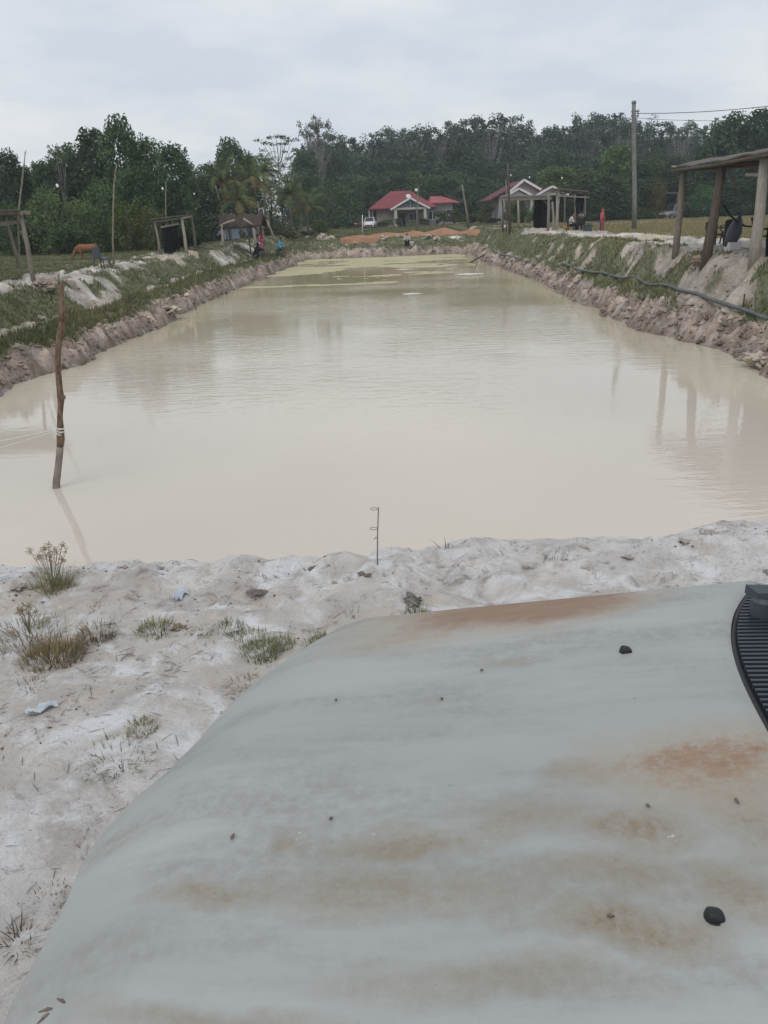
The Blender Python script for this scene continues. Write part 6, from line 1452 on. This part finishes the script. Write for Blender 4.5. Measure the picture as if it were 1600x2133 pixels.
def hood_z(s, t):
    edge = .905 - .135*(.35-s) - .02*max(0, -s-.3)**2
    crown = .05*(1-(t/.74)**2)
    return edge + crown
def hood():
    nt, ns = 96, 80; V = []; tt = np.linspace(-.735, .725, nt)
    for t in tt:
        s0, s1 = s_front(t), s_rear(t)
        for k in range(ns):
            f = k/(ns-1); f = f**1.35; s = s0+(s1-s0)*f; z = hood_z(s, t)
            e = min(s-s0, (.725-abs(t))*1.2+.0); fe = max(0, 1-(s-s0)/.26); z -= .10*max(fe**1.9, max(0, 1-e/.09)**2.2*.55)          # rolled nose and lip
            z -= .012*max(0, 1-(s1-s)/.02)**2
            z += .004*math.exp(-((t-.52+.1*(s+.3))/.05)**2) + .004*math.exp(-((t+.52-.1*(s+.3))/.05)**2)
            V.append((s, t, z))
    idx = np.arange(nt*ns).reshape(nt, ns); Fq = np.stack([idx[:-1, :-1], idx[:-1, 1:], idx[1:, 1:], idx[1:, :-1]], -1).reshape(-1, 4)[:, ::-1]
    # turned-down rim
    ring = list(idx[:, 0]) + list(idx[-1, 1:]) + list(idx[-2::-1, -1]) + list(idx[0, -2:0:-1]); o = len(V)
    cx = np.array([-.3, 0])
    for k in ring:
        v = V[k]; d = (cx-np.array(v[:2])); d /= np.linalg.norm(d)+1e-6; V.append((v[0]+d[0]*.015, v[1]+d[1]*.015, v[2]-.035))
    n = len(ring); ex = [(ring[k], ring[(k+1) % n], o+(k+1) % n, o+k) for k in range(n)]
    return np_mesh('bonnet', V, np.concatenate([Fq, np.array(ex)]), M['bonnet'], None, True)
def bonnet_mat():
    m = bpy.data.materials.new('faded_paint_with_rust'); m.use_nodes = True
    n, l = m.node_tree.nodes, m.node_tree.links; b = n['Principled BSDF']; b.inputs['Roughness'].default_value = .5; b.inputs['Specular IOR Level'].default_value = .28
    tc = n.new('ShaderNodeTexCoord'); O = tc.outputs['Object']
    def noise(sc, det=5, ro=.6, st=None, off=(0, 0, 0)):
        mp = n.new('ShaderNodeMapping'); mp.inputs['Scale'].default_value = st or (1, 1, 1); mp.inputs['Location'].default_value = off; l.new(O, mp.inputs['Vector'])
        t = n.new('ShaderNodeTexNoise'); t.inputs['Scale'].default_value = sc; t.inputs['Detail'].default_value = det; t.inputs['Roughness'].default_value = ro; l.new(mp.outputs[0], t.inputs['Vector']); return t.outputs['Fac']
    def rng(v, a0, a1, b0=0, b1=1):
        r = n.new('ShaderNodeMapRange'); r.inputs['From Min'].default_value = a0; r.inputs['From Max'].default_value = a1; r.inputs['To Min'].default_value = b0; r.inputs['To Max'].default_value = b1; l.new(v, r.inputs['Value']); return r.outputs[0]
    def op(o, p, q=None):
        x = n.new('ShaderNodeMath'); x.operation = o
        for i, v in enumerate((p, q)):
            if v is None: continue
            if isinstance(v, (int, float)): x.inputs[i].default_value = v
            else: l.new(v, x.inputs[i])
        return x.outputs[0]
    def mixc(fac, A, B):
        x = n.new('ShaderNodeMix'); x.data_type = 'RGBA'
        if isinstance(fac, float): x.inputs['Factor'].default_value = fac
        else: l.new(fac, x.inputs['Factor'])
        for s, v in (('A', A), ('B', B)):
            if isinstance(v, tuple): x.inputs[s].default_value = (*v, 1)
            else: l.new(v, x.inputs[s])
        return x.outputs['Result']
    sp = n.new('ShaderNodeSeparateXYZ'); l.new(O, sp.inputs[0])
    wob = op('SUBTRACT', noise(3.2, 5, .6), .5)
    X = op('ADD', sp.outputs['X'], op('MULTIPLY', op('SUBTRACT', noise(2.6, 4, .6, None, (5, 3, 1)), .5), .34)); Yv = op('ADD', sp.outputs['Y'], op('MULTIPLY', wob, .2))
    def spot(cx, cy, rx, ry, ang=0, soft=1.0):                 # stain with its own outline
        dx = op('SUBTRACT', X, cx); dy = op('SUBTRACT', Yv, cy); ca, sa = math.cos(ang), math.sin(ang)
        p = op('ADD', op('MULTIPLY', dx, ca/rx), op('MULTIPLY', dy, sa/rx)); q = op('ADD', op('MULTIPLY', dx, -sa/ry), op('MULTIPLY', dy, ca/ry))
        r = op('SQRT', op('ADD', op('MULTIPLY', p, p), op('MULTIPLY', q, q))); return rng(r, 1.35, .3, 0, soft)
    base = mixc(rng(noise(1.6, 4, .55, (.7, 2.2, 1)), .38, .62), (.345, .362, .354), (.392, .406, .398))
    grime = op('MULTIPLY', rng(noise(2.1, 6, .62, (.55, 2.6, 1)), .45, .6, 0, .6), rng(noise(38, 5, .75), .35, .6, .35, 1))
    base = mixc(grime, base, (.235, .23, .205))
    st = None
    for s_ in STAINS:
        k = spot(*s_[:4], s_[4], s_[5]); st = k if st is None else op('MAXIMUM', st, k)
    st = op('MULTIPLY', st, rng(noise(46, 8, .82), .3, .62, .4, 1.25)); st = op('MINIMUM', st, 1.0)
    tn = None
    for s_ in TAN:
        k = spot(*s_[:4], s_[4], s_[5]); tn = k if tn is None else op('MAXIMUM', tn, k)
    tn = op('MINIMUM', op('MULTIPLY', tn, rng(noise(52, 8, .85), .28, .64, .25, 1.3)), 1.0)
    core = op('MULTIPLY', rng(st, .5, .95), rng(noise(9, 9, .8, (.45, 2.4, 1)), .36, .62, .15, 1))
    c = mixc(op('MINIMUM', op('MULTIPLY', tn, .95), 1.0), base, (.25, .195, .13)); c = mixc(op('MULTIPLY', rng(tn, .55, 1.0), rng(noise(90, 6, .8), .52, .62, 0, .75)), c, (.17, .14, .105))
    c = mixc(op('MULTIPLY', st, .85), c, (.37, .29, .2)); c = mixc(core, c, (.27, .17, .12))
    ed = None
    for s_ in EDGES:
        k = spot(*s_[:4], s_[4], s_[5]); ed = k if ed is None else op('MAXIMUM', ed, k)
    ed = op('MULTIPLY', ed, rng(noise(16, 5, .7), .25, .55, .75, 1.1)); ed = op('MINIMUM', ed, 1.0)
    c = mixc(op('MULTIPLY', ed, .9), c, (.38, .30, .215)); c = mixc(op('MULTIPLY', rng(ed, .45, .85, 0, .85), rng(noise(22, 8, .8, (.4, 2, 1)), .3, .6, .55, 1)), c, (.25, .16, .118))
    spk = op('MULTIPLY', rng(noise(75, 5, .7), .685, .73), rng(noise(4, 3, .5), .45, .6)); c = mixc(op('MULTIPLY', spk, .8), c, (.09, .08, .07))
    wh = op('MULTIPLY', rng(noise(48, 4, .65, None, (3, 1, 2)), .7, .73), rng(noise(3.1, 3, .5, None, (1, 7, 2)), .5, .6)); c = mixc(op('MULTIPLY', wh, .7), c, (.6, .62, .62))
    l.new(c, b.inputs['Base Color']); l.new(rng(op('MAXIMUM', st, ed), 0, 1, .5, .85), b.inputs['Roughness'])
    bp = n.new('ShaderNodeBump'); bp.inputs['Strength'].default_value = .12; bp.inputs['Distance'].default_value = .004; l.new(noise(60, 5, .7), bp.inputs['Height']); l.new(bp.outputs[0], b.inputs['Normal'])
    return m
def uv_st(u, v):                                                # point of the bonnet seen at (u, v), in the car's own axes
    z = .9
    for _ in range(6):
        p = atz(u, v, z); d = Matrix.Rotation(-CA, 3, 'Z') @ (Vector((p[0], p[1], 0))-CARC); z = hood_z(d.x, d.y)
    return d.x, d.y, z
def stain(u0, v0, u1, v1, thick, soft=1.0):
    a = uv_st(u0, v0); b = uv_st(u1, v1); um, vm = (u0+u1)/2, (v0+v1)/2; c = uv_st(um, vm-thick/2); d = uv_st(um, vm+thick/2)
    L = math.hypot(a[0]-b[0], a[1]-b[1])/2; w = max(math.hypot(c[0]-d[0], c[1]-d[1])/2, .01); return ((a[0]+b[0])/2, (a[1]+b[1])/2, L, w, math.atan2(b[1]-a[1], b[0]-a[0]), soft)
STAINS = [stain(1260, 1610, 1720, 1560, 190, .75), stain(1320, 1600, 1660, 1560, 120, 1.0)]
TAN = [stain(1130, 1730, 1500, 1750, 120, .85), stain(690, 1765, 1020, 1715, 62, .75), stain(930, 1695, 1270, 1690, 80, .55), stain(340, 1860, 640, 1812, 62, .72), stain(580, 1830, 1080, 1850, 110, .55), stain(1030, 1805, 1440, 1840, 80, .62), stain(1040, 1915, 1500, 1960, 110, .85), stain(1410, 1850, 1680, 1890, 120, .7), stain(600, 1725, 665, 1755, 30, .6), stain(660, 2030, 1320, 2070, 110, .42), stain(130, 2095, 720, 2125, 80, .5), stain(1560, 1620, 1650, 1830, 170, .6), stain(1150, 1635, 1330, 1600, 40, .5), stain(960, 1395, 1100, 1375, 20, .35)]
EDGES = [stain(790, 1306, 1345, 1226, 86, 1.0), stain(880, 1288, 1290, 1234, 70, 1.0), stain(700, 1340, 1030, 1304, 60, .5)]
M['bonnet'] = bonnet_mat()
M['car_body'] = mat('faded_grey_green_paint', (.33, .365, .365), .5, .3, noise=.08, nscale=3)
link('bonnet', hood(), car)
def lnk(mb, nm, m, smooth=True, parent=car): return mb.build(nm, M[m], parent, smooth)
# washer nozzles
for u, v, k in ((1304, 1357, 1.0), (1489, 1910, 1.0)):
    s, t, z = uv_st(u, v); m_ = MB(); vs = []; sg = lambda c, e: math.copysign(abs(c)**e, c)
    for a in np.linspace(0, math.pi/2, 8):
        for b in np.linspace(0, 2*math.pi, 24, endpoint=False):
            ca = math.cos(a)**.45; vs.append((s+.0128*ca*sg(math.cos(b), .6)*(1-.12*math.sin(a)), t+.0098*ca*sg(math.sin(b), .6), z-.003+.0135*math.sin(a)**.7*(1-.22*math.cos(b)*ca)))
    fs = [(i_*24+j_, i_*24+(j_+1) % 24, (i_+1)*24+(j_+1) % 24, (i_+1)*24+j_) for i_ in range(7) for j_ in range(24)]
    m_.add(vs, fs); nz = m_.build('washer_nozzle', M['black_plastic'], car, True)
    q = MB(); q.lathe([(.0135, -.004), (.0135, .0008), (.012, .001)], (s, t, z-.001), 14); q.build('gasket', M['black_plastic'], nz, True)
# cowl with its vent grille
m_ = MB(); vs = []; tt = np.linspace(-.69, .69, 40)
for t in tt:
    s0 = s_rear(t)-.03; vs += [(s0, t, .885+.03*(1-(t/.7)**2)), (.62+.0*t, t, .905+.03*(1-(t/.7)**2)), (.66, t, .955+.03*(1-(t/.7)**2))]
m_.add(vs, [f for i in range(39) for f in ((3*i, 3*i+3, 3*i+4, 3*i+1), (3*i+1, 3*i+4, 3*i+5, 3*i+2))]); cw = lnk(m_, 'cowl_panel', 'black_plastic')
M['grille_blue'] = mat('sky_lit_black_plastic', (.035, .043, .055), .35, .5)
rib = None
for k in range(86):
    t = -.68+k*.016
    if abs(t) > .655: continue
    s0 = s_rear(t)+.012; z = .885+.03*(1-(t/.7)**2)
    m_ = MB(); m_.box(((s0+.58)/2, t, z+.016), (.58-s0, .0065, .014), ry=-.045); m_.build('vent_slat', M['grille_blue'], cw)
# dark rubber seal along the rear edge of the bonnet
m_ = MB(); m_.tube([(s_rear(t)+.006, t, hood_z(s_rear(t), t)-.022) for t in np.linspace(-.66, .66, 50)], .011, 8); lnk(m_, 'bonnet_seal', 'black_plastic')
# wipers
_w0 = atz(1556, 1232, .96); _w = Matrix.Rotation(-CA, 3, 'Z') @ (Vector((_w0[0], _w0[1], 0))-CARC)
for t0, s0_ in ((_w.y, _w.x), (-.1, .36)):
    m_ = MB(); z0 = .945
    m_.lathe([(.026, -.04), (.026, .006), (.018, .014)], (s0_+.03, t0-.02, z0), 14)
    m_.prism([(s0_, t0+.012, z0+.006), (s0_+.012, t0-.03, z0+.006), (s0_+.19, t0-.11, z0+.05), (s0_+.195, t0-.085, z0+.05)], (0, 0, .02)); m_.tube([(s0_+.18, t0-.097, z0+.06), (s0_+.25, t0-.5, z0+.1)], [.009, .006], 6)
    wa = lnk(m_, 'wiper_arm', 'grey_plastic', False); m_ = MB(); m_.tube([(s0_+.22, t0-.2, z0+.085), (s0_+.26, t0-.7 if t0 > 0 else t0-.5, z0+.1)], .008, 6); m_.build('wiper_blade', M['black_plastic'], wa, True)
# body shell below and behind
def ring_(s, w, z0, z1): return [(s, -w*.93, z0), (s, -w, z0+.18), (s, -w, z1-.1), (s, -w*.96, z1), (s, w*.96, z1), (s, w, z1-.1), (s, w, z0+.18), (s, w*.93, z0)]
secs = [(-.80, .52, .26, .62), (-.72, .64, .24, .68), (-.55, .72, .22, .74), (-.2, .73, .2, .74), (.2, .74, .2, .80), (.45, .75, .2, .84), (.7, .78, .2, .92), (1.4, .79, .2, .93), (2.3, .78, .2, .95), (2.55, .74, .24, .93), (2.66, .66, .3, .85)]
m_ = MB(); vs = [p for q in secs for p in ring_(*q)]; n = 8
m_.add(vs, [(i*n+k, i*n+(k+1) % n, (i+1)*n+(k+1) % n, (i+1)*n+k) for i in range(len(secs)-1) for k in range(n) if not (k == 3 and i < 5)]+[tuple(range(n)), tuple(range((len(secs)-1)*n, len(secs)*n))]); lnk(m_, 'body', 'car_body')
m_ = MB(); m_.tube([(-.62, -.70, .42), (-.82, -.5, .42), (-.90, 0, .42), (-.82, .5, .42), (-.62, .70, .42)], [.09, .11, .12, .11, .09], 10); lnk(m_, 'front_bumper', 'car_body')
m_ = MB(); m_.box((-.83, 0, .60), (.04, .7, .08)); lnk(m_, 'radiator_grille', 'black_plastic', False)
for k in (-1, 1):
    m_ = MB(); m_.ball((-.74, k*.5, .62), (.1, .14, .07)); lnk(m_, 'headlight', 'lamp_glass')
    for s in (-.18, 2.05):
        m_ = MB(); m_.tube([(s, k*.66, .28), (s, k*.82, .28)], .28, 24); w_ = lnk(m_, 'wheel', 'tyre', False); m_ = MB(); m_.tube([(s, k*.68, .28), (s, k*.828, .28)], .175, 18); m_.build('rim', M['rim'], w_)
# cabin
cz = lambda a: a
Q = {'a': (.62, .66, .955), 'b': (1.22, .56, 1.42), 'c': (2.2, .55, 1.44), 'd': (2.58, .66, .95)}
def both(k): x, y, z = Q[k]; return Vector((x, -y, z)), Vector((x, y, z))
A_, B_, C_, D_ = both('a'), both('b'), both('c'), both('d')
m_ = MB(); m_.prism([B_[0], B_[1], C_[1], C_[0]], (0, 0, .035)); lnk(m_, 'roof', 'car_body', False)
m_ = MB(); m_.prism([A_[0]+Vector((.01, .04, 0)), A_[1]+Vector((.01, -.04, 0)), B_[1]+Vector((.01, -.03, 0)), B_[0]+Vector((.01, .03, 0))], (.006, 0, .004)); lnk(m_, 'windscreen', 'glass_dark', False)
m_ = MB(); m_.prism([D_[0]+Vector((0, .04, 0)), D_[1]+Vector((0, -.04, 0)), C_[1]+Vector((0, -.03, 0)), C_[0]+Vector((0, .03, 0))], (-.006, 0, .004)); lnk(m_, 'rear_window', 'glass_dark', False)
for k in (0, 1):
    for P_, R_ in ((A_, B_), (D_, C_)):
        m_ = MB(); m_.tube([P_[k], R_[k]], .032, 8); lnk(m_, 'pillar', 'car_body')
    m1, m2 = A_[k].lerp(D_[k], .5), B_[k].lerp(C_[k], .45); m_ = MB(); m_.tube([m1, m2], .03, 8); lnk(m_, 'pillar', 'car_body')
    off = Vector((0, .006*(1 if k else -1), 0))
    m_ = MB(); m_.prism([A_[k]+Vector((.1, 0, 0)), m1-Vector((.03, 0, 0)), m2-Vector((.03, 0, 0)), B_[k]+Vector((.02, 0, 0))], off); lnk(m_, 'side_window', 'glass_dark', False)
    m_ = MB(); m_.prism([m1+Vector((.03, 0, 0)), D_[k]-Vector((.08, 0, 0)), C_[k]-Vector((.02, 0, 0)), m2+Vector((.03, 0, 0))], off); lnk(m_, 'side_window', 'glass_dark', False)
    y = .797 if k else -.797
    for s0, s1 in ((.62, 1.48), (1.5, 2.2)):
        m_ = MB(); m_.box(((s0+s1)/2, y, .62), (s1-s0-.02, .016, .56)); d_ = lnk(m_, 'door', 'car_body', False); m_ = MB(); m_.box((s1-.12, y*1.018, .8), (.14, .02, .03)); m_.build('handle', M['black_plastic'], d_)
m_ = MB(); m_.box((1.4, 0, .9), (1.7, 1.3, .05)); lnk(m_, 'cabin_interior', 'dark_open', False)
# dry leaf bits and seeds lying on the bonnet
GD = 'dark bits lying on the bonnet'
for k, (u, v, L, lb) in enumerate([(1004, 1398, .012, 'dark fleck left of the far washer nozzle'), (700, 1460, .012, 'dark fleck near the front edge of the bonnet, upper one'), (920, 1458, .01, 'dark fleck in the upper middle of the bonnet'), (128, 2088, .02, 'dark leaf bit near the bottom left corner of the bonnet, uppermost'), (96, 2108, .024, 'dark leaf bit near the bottom left corner of the bonnet, middle'), (90, 2126, .026, 'dark leaf bit near the bottom left corner of the bonnet, lowest'), (1535, 1672, .016, 'dark crumb below the big rust stain'), (1350, 1682, .01, 'dark crumb left below the big rust stain'), (1272, 1912, .013, 'dark crumb left of the near washer nozzle'), (690, 1708, .01, 'dark fleck in the middle of the bonnet'), (485, 1745, .018, 'thin dark leaf sliver left of the rust streaks')]):
    s, t, z = uv_st(u, v); m_ = MB(); a = .6+k*.7; d = Vector((math.cos(a)*L*.36, math.sin(a)*L*.36, 0)); c = Vector((s, t, z+.003)); c = Matrix.Rotation(CA, 3, 'Z') @ c + CARC; m_.tube([c-d, c-d*.3+Vector((0, 0, .001)), c+d], [.0012, .0028, .0008], 6); tag(m_.build('leaf_bit', M['earth_dark'], None, True), lb, 'leaf bit', GD)

# ------------------------------------------------------------------ the moist air
hb = MB(); hb.box((0, 60, 17), (700, 560, 42)); hz_o = hb.build('haze', None)
hm_ = bpy.data.materials.new('haze_air'); hm_.use_nodes = True; n_ = hm_.node_tree.nodes; n_.remove(n_['Principled BSDF'])
pv = n_.new('ShaderNodeVolumePrincipled'); pv.inputs['Color'].default_value = (.86, .92, 1, 1); pv.inputs['Density'].default_value = .0007; pv.inputs['Anisotropy'].default_value = .2
hm_.node_tree.links.new(pv.outputs[0], n_['Material Output'].inputs['Volume']); hz_o.data.materials.append(hm_); hz_o['kind'] = 'stuff'
